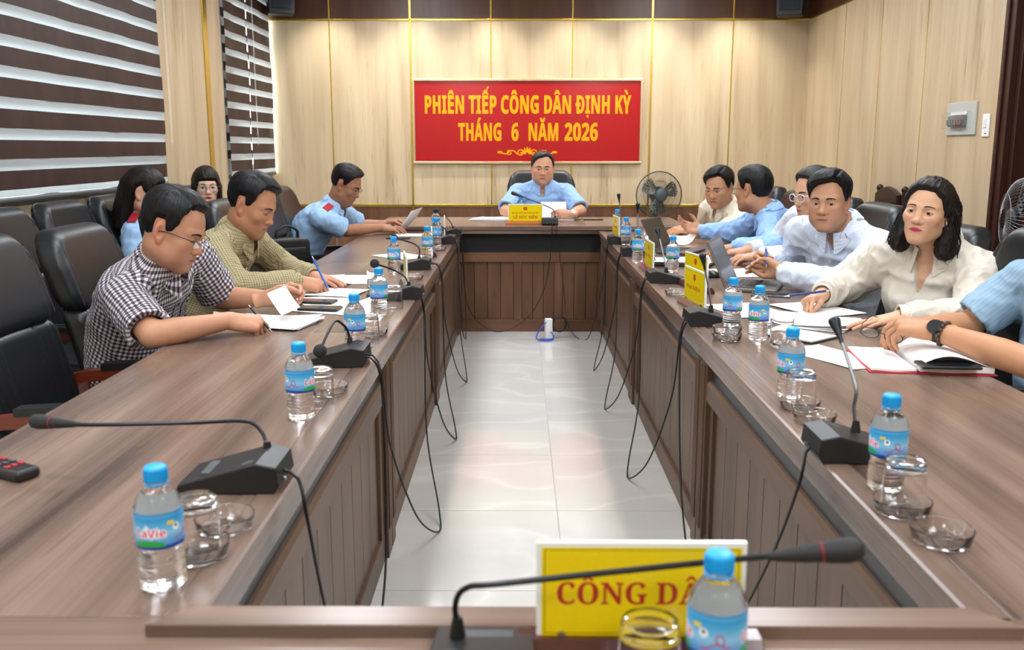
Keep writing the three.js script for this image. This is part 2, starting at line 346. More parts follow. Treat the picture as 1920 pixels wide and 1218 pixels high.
{
  const x0 = -0.968, x1 = 1.14, y0 = 1.2, y1 = 1.965, z = ROOM.z0 + 0.02, W = x1 - x0, Hh = y1 - y0;
  const b = thing('banner_board', 'red banner board with yellow capital lettering on the back wall', 'banner', [(x0 + x1) / 2, (y0 + y1) / 2, z]);
  const tex = canvasTex(2048, Math.round(2048 * (Hh - 0.04) / (W - 0.04)), (g, w, h) => {
    g.fillStyle = '#a5131a'; g.fillRect(0, 0, w, h); g.fillStyle = '#eda000'; g.strokeStyle = '#eda000'; g.lineJoin = 'round';
    const line = (txt, xa, xb, base, cap) => viText(g, txt, xa * w, xb * w, base * h, cap, 7, 'sans-serif');
    line('PHIÊN TIẾP CÔNG DÂN ĐỊNH KỲ', 0.041, 0.957, 0.398, 0.216 * h);
    line('THÁNG', 0.192, 0.388, 0.736, 0.212 * h); line('6', 0.428, 0.462, 0.736, 0.212 * h); line('NĂM', 0.501, 0.642, 0.736, 0.212 * h); line('2026', 0.664, 0.815, 0.736, 0.212 * h);
    g.lineWidth = 9; g.lineCap = 'round';                                   // scrollwork below the writing
    const cx = 0.5 * w, cy = 0.885 * h;
    for (const s of [-1, 1]) {
      for (const [a, l] of [[0.0, 62], [0.42, 60], [0.8, 56], [1.15, 48]]) { g.save(); g.translate(cx, cy + 20); g.rotate(s * a); g.beginPath(); g.ellipse(0, -l * 0.72, 8, l * 0.42, 0, 0, 7); g.fill(); g.restore(); }
      g.beginPath(); g.arc(cx + s * 62, cy, 24, 0, 7); g.stroke(); g.beginPath(); g.arc(cx + s * 58, cy + 4, 9, 0, 7); g.fill();
      g.lineWidth = 10; g.beginPath(); g.moveTo(cx + s * 92, cy + 14); g.bezierCurveTo(cx + s * 130, cy - 34, cx + s * 160, cy - 18, cx + s * 175, cy + 2); g.bezierCurveTo(cx + s * 190, cy + 20, cx + s * 215, cy + 12, cx + s * 240, cy); g.stroke();
      g.beginPath(); g.ellipse(cx + s * 250, cy - 2, 24, 11, 0, 0, 7); g.fill(); g.lineWidth = 9; g.beginPath(); g.arc(cx + s * 165, cy, 18, 0, 5); g.stroke();
    }
  });
  const pg = new THREE.PlaneGeometry(W - 0.04, Hh - 0.04); pg.translate(0, 0, 0.0125);
  part('backing', box(W - 0.02, Hh - 0.02, 0.012, 0, 0, 0.006), std(0x96121a, 0.3), b);
  part('printed_sheet', pg, std(0xffffff, 0.16, { map: tex }), b);
  for (const [w, h, px, py] of [[W, 0.022, 0, Hh / 2 - 0.011], [W, 0.022, 0, -Hh / 2 + 0.011], [0.022, Hh - 0.044, -W / 2 + 0.011, 0], [0.022, Hh - 0.044, W / 2 - 0.011, 0]]) part('frame_bar', box(w, h, 0.026, px, py, 0.013, 'x', 0.004), M.champagne, b);

  const spk = (p, turn, label) => {
    const s = thing('wall_speaker', label, 'speaker', p, turn, 'black speakers in the upper corners');
    part('cabinet', extrude([[-0.1, -0.16], [0.1, -0.16], [0.12, 0.17], [-0.12, 0.17]], 0.15, 0.008), std(0x11151d, 0.5), s);
    part('grille', box(0.17, 0.27, 0.008, 0, 0.01, 0.162, 'y', 0.003), std(0x1d222c, 0.75, { bumpMap: grainBump, bumpScale: 0.001 }), s);
    part('badge', plain(new THREE.CylinderGeometry(0.006, 0.006, 0.004, 12).rotateX(Math.PI / 2).translate(0, -0.02, 0.168)), M.chrome, s);
    part('bracket', box(0.04, 0.06, 0.1, 0, 0.02, -0.05), M.black, s);
  };
  spk([-2.11, 2.66, -8.62], 0.35, 'black wall speaker in the upper left corner above the narrow blind');
  spk([2.4, 2.64, -8.6], -0.35, 'black wall speaker in the upper right corner of the back wall');

  const e = thing('breaker_box', 'grey electrical breaker box with clear lid on the right wall', 'breaker box', [ROOM.x1 - 0.018, 1.515, -5.63], -Math.PI / 2);
  part('plate', box(0.36, 0.19, 0.012, 0, 0, 0.006, 'x', 0.004), std(0xb9bcb4, 0.5), e);
  part('breaker_row', join(box(0.2, 0.06, 0.03, -0.02, -0.015, 0.018), ...[0, 1, 2, 3, 4, 5].map((k) => box(0.022, 0.03, 0.014, -0.1 + k * 0.032, -0.02, 0.038))), std(0x6d7274, 0.5), e);
  part('label_strip', box(0.2, 0.016, 0.004, -0.02, 0.03, 0.016), M.white, e);
  part('clear_lid', box(0.3, 0.1, 0.045, -0.01, -0.01, 0.034, 'x', 0.012), M.clear, e);
  const sw = thing('light_switch', 'narrow white switch plate beside the breaker box', 'switch', [ROOM.x1 - 0.018, 1.47, -5.33], -Math.PI / 2);
  part('plate', box(0.075, 0.125, 0.01, 0, 0, 0.005, 'y', 0.004), M.white, sw);
  part('rocker', box(0.03, 0.05, 0.006, 0, 0.012, 0.012, 'y', 0.003), std(0xe4e4e2, 0.4), sw);
  part('label_mark', box(0.02, 0.006, 0.002, 0.008, -0.045, 0.0105), M.plasticGrey, sw);
}
// ---------------------------------------------------------------- conference tables
// inner = x of the inner (aisle) edge, s = +1 when the aisle lies towards +x
function sideTable(label, inner, outer, s, zNear, zFar, modules) {
  const t = thing('conference_table', label, 'table'), X = (d) => inner - s * d, len = (zNear - zFar) / modules;
  for (let m = 0; m < modules; m++) {
    const a = zNear - m * len - (m ? 0.001 : 0), b = zNear - (m + 1) * len + (m < modules - 1 ? 0.001 : 0);
    part('table_top', span(X(0.05), outer, TOP - 0.035, TOP, a, b, 'z', 0.003), M.tableWood, t);
    // raised border with a chamfer towards the sitters and a stepped nose towards the aisle
    part('edge_moulding', profileZ([[0.05, 0], [0.046, 0.0015], [0.004, 0.0015], [0, -0.002], [0, -0.028], [0.01, -0.034], [0.01, -0.074], [0.022, -0.086], [0.05, -0.086]].map(([d, y]) => [X(d), TOP + y]), a, b), M.tableWood, t);
    part('recess_board', span(X(0.036), X(0.05), 0.56, TOP - 0.05, a, b, 'z'), M.recess, t, 'dark grey band under the table edge');
    // front of the module: pilasters, frame and loose boards
    part('plinth', span(X(0.03), X(0.07), 0, 0.085, a, b, 'z', 0.004), M.frontWood, t);
    part('top_rail', profileZ([[0.02, 0.6], [0.028, 0.61], [0.08, 0.61], [0.08, 0.535], [0.028, 0.535], [0.02, 0.545]].map(([d, y]) => [X(d), y]), a, b), M.frontWood, t);
    for (const z of [a - 0.045, b + 0.045]) {
      const p = part('pilaster', span(X(0.018), X(0.08), 0, TOP - 0.07, z - 0.04, z + 0.04, 'y', 0.004), M.frontWood, t);
      for (const q of [-0.022, 0, 0.022]) part('flute', span(X(0.012), X(0.03), 0.1, TOP - 0.09, z + q - 0.006, z + q + 0.006, 'y', 0.004), M.frontWood, p);
    }
    const p = a - 0.09, q = b + 0.09, n = 11, w = (p - q - 0.09) / n;
    part('stile', span(X(0.032), X(0.07), 0.085, 0.535, p, p - 0.045, 'y', 0.003), M.frontWood, t);
    part('stile', span(X(0.032), X(0.07), 0.085, 0.535, q + 0.045, q, 'y', 0.003), M.frontWood, t);
    for (let k = 0; k < n; k++) part('board', span(X(0.044), X(0.066), 0.085, 0.535, p - 0.045 - k * w - 0.002, p - 0.045 - (k + 1) * w + 0.002, 'y', 0.002), M.frontWood, t);
    part('modesty_back', span(X(0.067), X(0.075), 0.04, 0.6, a, b, 'y'), M.frontWood, t);
    for (const z of [a - 0.05, b + 0.05]) part('leg_panel', span(X(0.08), X(0.24), 0, TOP - 0.035, z - 0.012, z + 0.012, 'y', 0.003), M.frontWood, t);
  }
  return t;
}
sideTable('long dark wood conference table along the left side of the aisle', -0.41, -1.085, 1, -1.12, -6.77, 3);
sideTable('long dark wood conference table along the right side of the aisle', 0.59, 1.262, -1, -1.12, -6.8, 3);
{
  const t = thing('head_table', 'dark wood head table across the far end below the red banner', 'table'), y = 0.787, x0 = -1.06, x1 = 1.245, zf = -6.8, zb = -7.7;
  part('table_top', span(x0, x1, y - 0.03, y, zf, zb, 'x', 0.004), M.tableWood, t);
  part('edge_moulding', span(x0 + 0.01, x1 - 0.01, y - 0.058, y - 0.03, zf - 0.012, zf - 0.04, 'x', 0.004), M.tableWood, t);
  part('recess_board', span(x0 + 0.05, x1 - 0.05, 0.58, y - 0.03, zf - 0.1, zf - 0.115, 'x'), std(0x101316, 0.6), t, 'black band under the table top');
  part('top_rail', span(x0 + 0.03, x1 - 0.03, 0.52, 0.59, zf - 0.03, zf - 0.12, 'x', 0.004), M.dado, t);
  part('plinth', span(x0 + 0.03, x1 - 0.03, 0, 0.09, zf - 0.03, zf - 0.09, 'x', 0.004), M.dado, t);
  const xs = [x0 + 0.03, -0.45, 0.0, 0.3, 0.62, x1 - 0.03];
  for (let i = 0; i < xs.length - 1; i++) {
    const a = xs[i] + 0.03, b = xs[i + 1] - 0.03, n = Math.max(2, Math.round((b - a) / 0.09)), w = (b - a) / n;
    for (let k = 0; k < n; k++) part('board', span(a + k * w + 0.0015, a + (k + 1) * w - 0.0015, 0.09, 0.52, zf - 0.05, zf - 0.075, 'y', 0.002), M.dado, t);
  }
  part('modesty_back', span(x0 + 0.04, x1 - 0.04, 0.02, 0.58, zf - 0.078, zf - 0.09, 'y'), M.dado, t);
  for (const x of xs) part('stile', span(x - 0.03, x + 0.03, 0.09, 0.52, zf - 0.035, zf - 0.08, 'y', 0.003), M.dado, t);
  for (const x of [x0 + 0.06, x1 - 0.06]) part('side_panel', span(x - 0.02, x + 0.02, 0, y - 0.03, zf - 0.12, zb + 0.06, 'y', 0.003), M.dado, t);
}
{
  const t = thing('front_table', 'dark wood cross table nearest the viewer carrying the yellow public sign', 'table'), z1 = -1.119, z0 = -0.42;
  part('table_top', span(-1.085, 1.262, TOP - 0.035, TOP, z1, z0, 'x', 0.003), M.tableWood, t);
  part('edge_moulding', (() => { const g = extrude([[-0.46, -1.07], [0.625, -1.07], [0.585, -1.117], [-0.42, -1.117]].map(([x, z]) => [x, -z]), 0.013, 0.003); g.rotateX(-Math.PI / 2); g.translate(0, TOP + 0.001, 0); return metreUV(g, 'x'); })(), M.tableWood, t);
  part('modesty_panel', span(-0.36, 0.54, 0.02, TOP - 0.036, z1 + 0.03, z1 + 0.05, 'y', 0.003), M.frontWood, t);
  for (const x of [-1.0, 1.18]) part('side_panel', span(x - 0.015, x + 0.015, 0, TOP - 0.035, z1 + 0.05, z0 - 0.05, 'y', 0.003), M.frontWood, t);
}
// ---------------------------------------------------------------- soft shapes: distance fields meshed by surface nets
function nets(f, lo, hi, h, slack = 1.6) {
  const B = 6, n = [0, 1, 2].map((a) => Math.ceil((hi[a] - lo[a]) / h / B) * B), N = n.map((v) => v + 1), sx = 1, sy = N[0], sz = N[0] * N[1];
  const val = new Float32Array(N[0] * N[1] * N[2]).fill(NaN), active = [], R = B * h * 0.87 * slack;
  for (let bz = 0; bz < n[2]; bz += B) for (let by = 0; by < n[1]; by += B) for (let bx = 0; bx < n[0]; bx += B) {
    if (Math.abs(f(lo[0] + (bx + B / 2) * h, lo[1] + (by + B / 2) * h, lo[2] + (bz + B / 2) * h)) > R) continue;
    active.push([bx, by, bz]);
    for (let k = bz; k <= bz + B; k++) for (let j = by; j <= by + B; j++) for (let i = bx; i <= bx + B; i++) { const q = i + j * sy + k * sz; if (val[q] !== val[q]) val[q] = f(lo[0] + i * h, lo[1] + j * h, lo[2] + k * h); }
  }
  const cell = new Int32Array(val.length).fill(-1), pos = [], idx = [], cells = [];
  const C = [0, sx, sy, sx + sy, sz, sx + sz, sy + sz, sx + sy + sz], E = [[0, 1], [2, 3], [4, 5], [6, 7], [0, 2], [1, 3], [4, 6], [5, 7], [0, 4], [1, 5], [2, 6], [3, 7]];
  for (const [bx, by, bz] of active) for (let k = bz; k < bz + B; k++) for (let j = by; j < by + B; j++) for (let i = bx; i < bx + B; i++) {
    const q = i + j * sy + k * sz; let m = 0; for (let c = 0; c < 8; c++) if (val[q + C[c]] < 0) m |= 1 << c;
    if (m === 0 || m === 255) continue;
    let x = 0, y = 0, z = 0, t = 0;
    for (const [a, b] of E) { const va = val[q + C[a]], vb = val[q + C[b]]; if ((va < 0) === (vb < 0)) continue; const s = va / (va - vb); x += lerp(a & 1, b & 1, s); y += lerp((a >> 1) & 1, (b >> 1) & 1, s); z += lerp(a >> 2, b >> 2, s); t++; }
    cell[q] = pos.length / 3; cells.push(q, i, j, k); pos.push(lo[0] + (i + x / t) * h, lo[1] + (j + y / t) * h, lo[2] + (k + z / t) * h);
  }
  for (let c = 0; c < cells.length; c += 4) {
    const q = cells[c], co = [cells[c + 1], cells[c + 2], cells[c + 3]], st = [sx, sy, sz], v0 = val[q];
    for (let a = 0; a < 3; a++) {
      const u = (a + 1) % 3, w = (a + 2) % 3; if (!co[u] || !co[w]) continue;
      const v1 = val[q + st[a]]; if ((v0 < 0) === (v1 < 0)) continue;
      const A = cell[q], Bq = cell[q - st[u]], Cq = cell[q - st[u] - st[w]], D = cell[q - st[w]]; if (Bq < 0 || Cq < 0 || D < 0) continue;
      if (v0 < 0) idx.push(A, Bq, Cq, A, Cq, D); else idx.push(A, Cq, Bq, A, D, Cq);
    }
  }
  const g = new THREE.BufferGeometry(), nn = new Float32Array(pos.length), e = h * 0.6;
  for (let i = 0; i < pos.length; i += 3) {
    const x = pos[i], y = pos[i + 1], z = pos[i + 2]; let a = f(x + e, y, z) - f(x - e, y, z), b = f(x, y + e, z) - f(x, y - e, z), c = f(x, y, z + e) - f(x, y, z - e); const l = Math.hypot(a, b, c) || 1;
    nn[i] = a / l; nn[i + 1] = b / l; nn[i + 2] = c / l;
  }
  g.setAttribute('position', new THREE.BufferAttribute(new Float32Array(pos), 3)); g.setAttribute('normal', new THREE.BufferAttribute(nn, 3)); g.setIndex(idx); return g;
}
const smin = (a, b, k) => { const e = a - b; if (e >= k) return b; if (e <= -k) return a; const h = (k - (e < 0 ? -e : e)) / k; return (e < 0 ? a : b) - h * h * k * 0.25; };
const smax = (a, b, k) => -smin(-a, -b, k);
function sdSlab(x, y, z, hx, hy, hz, rc, re) {            // rounded rectangle in x,y with corner rc, thickness hz, edge rounding re
  const qx = Math.abs(x) - hx + rc, qy = Math.abs(y) - hy + rc, d = Math.hypot(Math.max(qx, 0), Math.max(qy, 0)) + Math.min(Math.max(qx, qy), 0) - rc;
  const a = d + re, b = Math.abs(z) - hz + re; return Math.hypot(Math.max(a, 0), Math.max(b, 0)) + Math.min(Math.max(a, b), 0) - re;
}
function uvPlanar(g, ax = 0, ay = 1, s = 1) { const p = g.attributes.position, a = p.array, uv = new Float32Array(p.count * 2); for (let i = 0; i < p.count; i++) { uv[2 * i] = a[3 * i + ax] * s; uv[2 * i + 1] = a[3 * i + ay] * s; } g.setAttribute('uv', new THREE.BufferAttribute(uv, 2)); return g; }
function sweepRect(pts, w, t, seg = 28) {                 // bar of width w (x) and thickness t along a curve in the y,z plane
  const c = new THREE.CatmullRomCurve3(pts.map(([y, z]) => V(0, y, z))), P = [], I = [];
  for (let i = 0; i <= seg; i++) { const p = c.getPoint(i / seg), d = c.getTangent(i / seg), ny = -d.z, nz = d.y; for (const [sx, sn] of [[-1, -1], [1, -1], [1, 1], [-1, 1]]) P.push(sx * w / 2, p.y + sn * ny * t / 2, p.z + sn * nz * t / 2); }
  for (let i = 0; i < seg; i++) for (let k = 0; k < 4; k++) { const a = 4 * i + k, b = 4 * i + (k + 1) % 4; I.push(a, a + 4, b, b, a + 4, b + 4); }
  I.push(0, 1, 2, 0, 2, 3); const o = 4 * seg; I.push(o, o + 2, o + 1, o, o + 3, o + 2);
  let g = new THREE.BufferGeometry(); g.setAttribute('position', new THREE.Float32BufferAttribute(P, 3)); g.setIndex(I); g = g.toNonIndexed(); g.computeVertexNormals(); g = toCreasedNormals(g, 0.6); return metreUV(g, 'z');
}
// ---------------------------------------------------------------- black leather office chairs with wooden arms
const lean = (y) => -0.235 - 0.2 * (y - 0.5) - 0.12 * (y - 0.5) * (y - 0.5);
const chairProto = (() => {
  const t = new THREE.Group(); t.name = 'office_chair';
  const upper = nets((x, y, z) => { const zz = z - lean(y) - 0.25 * x * x; const d = sdSlab(x, y - 0.945, zz, 0.275 - 0.03 * sstep(0.95, 1.08, y), 0.145, 0.052, 0.075, 0.04); return d + 0.0035 * Math.exp(-(((Math.abs(x) - 0.225) / 0.006) ** 2)); }, [-0.32, 0.77, -0.5], [0.32, 1.13, -0.15], 0.009);
  const lower = nets((x, y, z) => { const zz = z - lean(y) - 0.2 * x * x; return sdSlab(x, y - 0.63, zz, 0.262, 0.185, 0.046, 0.05, 0.034) + 0.005 * Math.exp(-(((Math.abs(x) - 0.12) / 0.007) ** 2)) + 0.004 * Math.exp(-(((Math.abs(x) - 0.21) / 0.007) ** 2)); }, [-0.3, 0.42, -0.45], [0.3, 0.84, -0.12], 0.009);
  const seat = nets((x, y, z) => sdSlab(x, z - 0.01, y - 0.435 - 0.03 * Math.abs(x) * Math.abs(x) * 4 + 0.05 * sstep(0.12, 0.3, z), 0.265, 0.265, 0.055, 0.07, 0.045) + 0.004 * Math.exp(-(((Math.abs(x) - 0.12) / 0.007) ** 2)), [-0.3, 0.32, -0.3], [0.3, 0.54, 0.32], 0.011);
  part('upper_cushion', uvPlanar(upper), M.leather, t); part('lower_cushion', uvPlanar(lower), M.leather, t); part('seat', uvPlanar(seat, 0, 2), M.leather, t);
  for (const s of [-1, 1]) {
    part('stitching', tube([0.83, 0.88, 0.95, 1.02, 1.06].map((y) => [s * (0.247 - 0.03 * sstep(0.95, 1.08, y)), y, lean(y) + 0.25 * 0.06 + 0.049]), 0.0014, 20, 5), M.stitch, t);
    const arm = part('arm', sweepRect([[0.565, -0.29], [0.6, -0.22], [0.615, -0.08], [0.622, 0.05], [0.61, 0.17], [0.565, 0.25], [0.48, 0.275]], 0.045, 0.036), M.redWood, t, 'curved reddish wooden arm'); arm.position.x = s * 0.3;
    const pad = sweepRect([[0.64, -0.13], [0.646, 0.0], [0.642, 0.1], [0.624, 0.18]], 0.054, 0.022); part('arm_pad', pad, M.leather, arm, 'black leather arm pad');
    part('leg', sweepRect([[0.51, 0.272], [0.3, 0.25], [0.0, 0.27]], 0.042, 0.04), M.redWood, t).position.x = s * 0.3;
    part('leg', sweepRect([[0.59, -0.25], [0.3, -0.26], [0.0, -0.34]], 0.042, 0.04), M.redWood, t).position.x = s * 0.3;
    part('side_rail', sweepRect([[0.365, -0.27], [0.365, 0.25]], 0.03, 0.05, 4), M.redWood, t).position.x = s * 0.3;
  }
  part('under_frame', box(0.57, 0.04, 0.45, 0, 0.37, 0), M.black, t);
  return t;
})();
function chair(label, x, z, turn, group, scale = 1) { const c = copyOf(chairProto, label, [x, 0, z], turn, group); c.userData.category = 'chair'; if (Array.isArray(scale)) c.scale.set(...scale); else if (scale !== 1) c.scale.setScalar(scale); return c; }
const RIGHTWARD = Math.PI / 2, LEFTWARD = -Math.PI / 2;
const G1 = 'office chairs at the left table', G2 = 'office chairs along the left wall', G3 = 'office chairs at the right table';
chair('empty black leather chair nearest the viewer on the left, its wooden arms against the table', -1.24, -2.73, RIGHTWARD, G1, [0.9, 1, 1]);
chair('black leather chair behind the man in the checked purple shirt', -1.26, -3.43, RIGHTWARD + 0.04, G1, [0.97, 0.98, 1]);
chair('black leather chair under the man in the olive checked shirt', -1.18, -4.14, RIGHTWARD, G1);
chair('empty black leather chair between the olive shirt man and the chair with the bag', -1.13, -4.76, RIGHTWARD, G1);
chair('empty black leather chair with the briefcase on its arm', -1.17, -5.55, RIGHTWARD, G1);
chair('black leather chair under the uniformed man reading papers', -1.26, -6.4, RIGHTWARD, G1);
chair('empty black chair by the wall at the left picture edge under the long blind', -1.83, -3.3, RIGHTWARD, G2, [0.885, 1.01, 0.9]);
chair('empty black chair by the wall, second from the left picture edge', -1.83, -3.86, RIGHTWARD, G2, [0.885, 1.01, 0.9]);
chair('empty black chair by the wall next to the long haired woman', -1.83, -4.42, RIGHTWARD, G2, [0.885, 1.01, 0.9]);
chair('black chair under the long haired woman by the wall', -1.83, -4.98, RIGHTWARD, G2, [0.885, 1.01, 0.9]);
chair('black chair under the woman with glasses and fringe by the wall', -1.86, -6.2, RIGHTWARD, G2, [0.885, 1.01, 0.9]);
chair('black chair under the man at the right picture edge', 1.36, -2.98, LEFTWARD + 0.04, G3);
chair('black leather chair behind the woman in the cream blouse', 1.33, -3.66, LEFTWARD + 0.1, G3, [1, 0.97, 1]);
chair('black leather chair behind the man with the gold watch', 1.34, -4.42, LEFTWARD, G3);
chair('black leather chair under the man with clear rimmed glasses', 1.38, -5.1, LEFTWARD, G3);
chair('black leather chair under the man in the bright blue shirt', 1.36, -5.77, LEFTWARD, G3);
chair('black leather chair under the man in the cream short sleeved shirt', 1.36, -6.45, LEFTWARD, G3);
chair('large black leather chair at the head of the table', 0.2, -7.72, 0, 'head chair', 1.06);
{
  const c = thing('wooden_chair', 'dark carved wooden chair with a padded back by the right wall', 'chair', [2.3, 0, -6.5], LEFTWARD + 0.04), wood = std(0x2a1712, 0.35), pad = std(0x2b2a2c, 0.6);
  part('top_rail', extrude([[-0.17, 0], [0.17, 0], [0.17, 0.05], [0.08, 0.085], [0, 0.1], [-0.08, 0.085], [-0.17, 0.05]], 0.03, 0.005).translate(0, 0.98, -0.27), wood, c);
  part('back_pad', box(0.26, 0.42, 0.05, 0, 0.77, -0.22, 'y', 0.02), pad, c);
  for (const s of [-1, 1]) { part('back_post', join(rod([s * 0.2, 0, -0.24], [s * 0.2, 1.06, -0.28], 0.022, 0.018), ball(0.024, s * 0.2, 1.07, -0.28)), wood, c); part('leg', rod([s * 0.2, 0, 0.2], [s * 0.2, 0.44, 0.19], 0.016, 0.022), wood, c); }
  part('seat', box(0.46, 0.06, 0.46, 0, 0.46, -0.02, 'x', 0.02), pad, c); part('rail', box(0.38, 0.03, 0.02, 0, 0.56, -0.25), wood, c);
}
// ---------------------------------------------------------------- water bottles
const labelTex = canvasTex(1024, 256, (g, w, h) => {
  const gr = g.createLinearGradient(0, 0, 0, h); gr.addColorStop(0, '#7cc6ee'); gr.addColorStop(0.16, '#2f9fe0'); gr.addColorStop(0.55, '#8fd0f4'); gr.addColorStop(1, '#3f7fd2'); g.fillStyle = gr; g.fillRect(0, 0, w, h);
  g.fillStyle = '#1d3f9c'; g.fillRect(0, h - 26, w, 26); g.fillStyle = '#2d8fd8'; g.fillRect(0, 0, w, 14);
  for (let k = 0; k < 2; k++) {
    const o = k * w / 2; g.fillStyle = '#2faa4a'; g.beginPath(); g.ellipse(o + 120, h - 20, 120, 46, 0, Math.PI, 0); g.fill(); g.fillStyle = '#d9f0ff';
    g.beginPath(); g.moveTo(o + 40, 170); g.lineTo(o + 110, 74); g.lineTo(o + 150, 120); g.lineTo(o + 185, 92); g.lineTo(o + 240, 170); g.fill();
    g.font = 'bold 84px sans-serif'; g.lineWidth = 12; g.strokeStyle = '#ffffff'; g.strokeText('LaVie', o + 24, 168); g.fillStyle = '#d92a6e'; g.fillText('LaVie', o + 24, 168);
    g.strokeStyle = '#c2286a'; g.lineWidth = 9; g.beginPath(); g.moveTo(o + 300, 190); g.bezierCurveTo(o + 340, 220, o + 370, 150, o + 400, 170); g.bezierCurveTo(o + 440, 190, o + 440, 110, o + 400, 112); g.bezierCurveTo(o + 360, 120, o + 400, 200, o + 470, 180); g.stroke();
    g.fillStyle = '#f4d23a'; g.fillRect(o + 250, 60, 50, 26); g.fillStyle = '#ffffff'; g.beginPath(); g.arc(o + 315, 110, 26, 0, 7); g.fill(); g.fillStyle = '#39486a'; g.beginPath(); g.arc(o + 315, 104, 12, 0, 7); g.fill();
  }
});
const bottleProto = (() => {
  const t = new THREE.Group(); t.name = 'water_bottle';
  const prof = [[0, 0.004], [0.012, 0.001], [0.024, 0.001], [0.0285, 0.006]];
  for (let i = 0; i <= 26; i++) { const y = 0.008 + i * 0.0021; prof.push([0.0305 + 0.0012 * Math.cos(i * 1.9) - 0.0035 * Math.exp(-(((y - 0.058) / 0.006) ** 2)), y]); }
  prof.push([0.0318, 0.068], [0.0318, 0.118], [0.0312, 0.123], [0.0285, 0.131], [0.0235, 0.139], [0.0175, 0.146], [0.0135, 0.151], [0.0128, 0.155], [0.0128, 0.16], [0, 0.16]);
  part('bottle_body', lathe(prof, 36), std(0xffffff, 0.03, { transmission: 1, thickness: 0.05, ior: 1.34 }), t, 'clear plastic body full of water');
  const lab = new THREE.CylinderGeometry(0.0323, 0.0323, 0.05, 40, 1, true).translate(0, 0.093, 0); part('paper_label', lab, std(0xffffff, 0.35, { map: labelTex, side: THREE.DoubleSide }), t, 'blue printed label');
  part('label_lining', new THREE.CylinderGeometry(0.03205, 0.03205, 0.05, 40, 1, true).translate(0, 0.093, 0), std(0xe9f3f8, 0.5, { side: THREE.DoubleSide }), t);
  const ridges = []; for (let i = 0; i < 30; i++) { const a = i / 30 * 6.2832; ridges.push(box(0.0015, 0.016, 0.0012, Math.cos(a) * 0.0152, 0.164, Math.sin(a) * 0.0152)); }
  part('cap', join(lathe([[0, 0.1765], [0.012, 0.1765], [0.0145, 0.1745], [0.0152, 0.171], [0.0152, 0.156], [0.0142, 0.155], [0, 0.155]].reverse(), 30), ...ridges), M.cap, t, 'light blue screw cap');
  part('neck_ring', plain(new THREE.TorusGeometry(0.0145, 0.0015, 8, 28).rotateX(Math.PI / 2).translate(0, 0.1515, 0)), M.cap, t);
  return t;
})();
const bottle = (label, x, z, y = TOP, turn = rr(0, 6)) => { const b = copyOf(bottleProto, label, [x, y, z], turn, 'small water bottles with blue caps'); b.userData.category = 'bottle'; return b; };
bottle('blurred blue capped bottle nearest the viewer on the left table', -0.492, -1.205, TOP, 2.3);
bottle('blue capped bottle between the two nearest microphones on the left table', -0.486, -2.02, TOP, 0.4);
bottle('blue capped bottle beside the ball headed microphone in front of the purple shirt man', -0.484, -2.72, TOP, 4.3);
bottle('blue capped bottle in front of the first yellow sign on the left table', -0.5, -3.32, TOP, 0.6);
bottle('blue capped bottle behind the first yellow sign on the left table', -0.6, -4.5, TOP, 5.1);
bottle('blue capped bottle between the left table edge and the second yellow sign', -0.495, -5.1, TOP, 2.1);
bottle('blue capped bottle behind the second yellow sign on the left table', -0.5, -5.72, TOP, 1.2);
bottle('farthest blue capped bottle on the left table', -0.57, -6.5, TOP, 3.1);
bottle('blue capped bottle nearest the viewer on the right table', 0.655, -1.585, TOP, 3.9);
bottle('blue capped bottle between the long gooseneck microphone and the red notebook', 0.66, -2.2, TOP, 0.9);
bottle('blue capped bottle beside the half filled tumbler', 0.757, -2.89, TOP, 4.7);
bottle('blue capped bottle right behind the upturned dish before the grey laptop', 0.715, -3.07, TOP, 0.2);
bottle('blue capped bottle beside the yellow sign turned to the viewer', 0.757, -4.55, TOP, 5.0);
bottle('blue capped bottle behind the edge on yellow sign on the right table', 0.635, -4.93, TOP, 2.2);
bottle('blue capped bottle, second farthest on the right table', 0.67, -5.79, TOP, 4.6);
bottle('farthest blue capped bottle on the right table', 0.69, -6.52, TOP, 1.5);
bottle('blurred blue capped bottle in front of the public sign', 0.216, -0.935, TOP, 3.7);
bottle('blue capped bottle behind the name plate on the head table', 0.02, -7.5, 0.787, 1.0);
bottle('blue capped bottle on the low stool by the right wall', 1.867, -6.5, 0.74, 1.0);
{
  const st = thing('side_stool', 'small wooden stool against the right wall carrying a bottle', 'stool', [1.87, 0, -6.5]);
  part('stool_top', box(0.3, 0.03, 0.3, 0, 0.725, 0, 'x', 0.006), M.frontWood, st);
  for (const [a, b] of [[1, 1], [1, -1], [-1, 1], [-1, -1]]) part('leg', box(0.03, 0.71, 0.03, a * 0.12, 0.355, b * 0.12), M.frontWood, st);
}
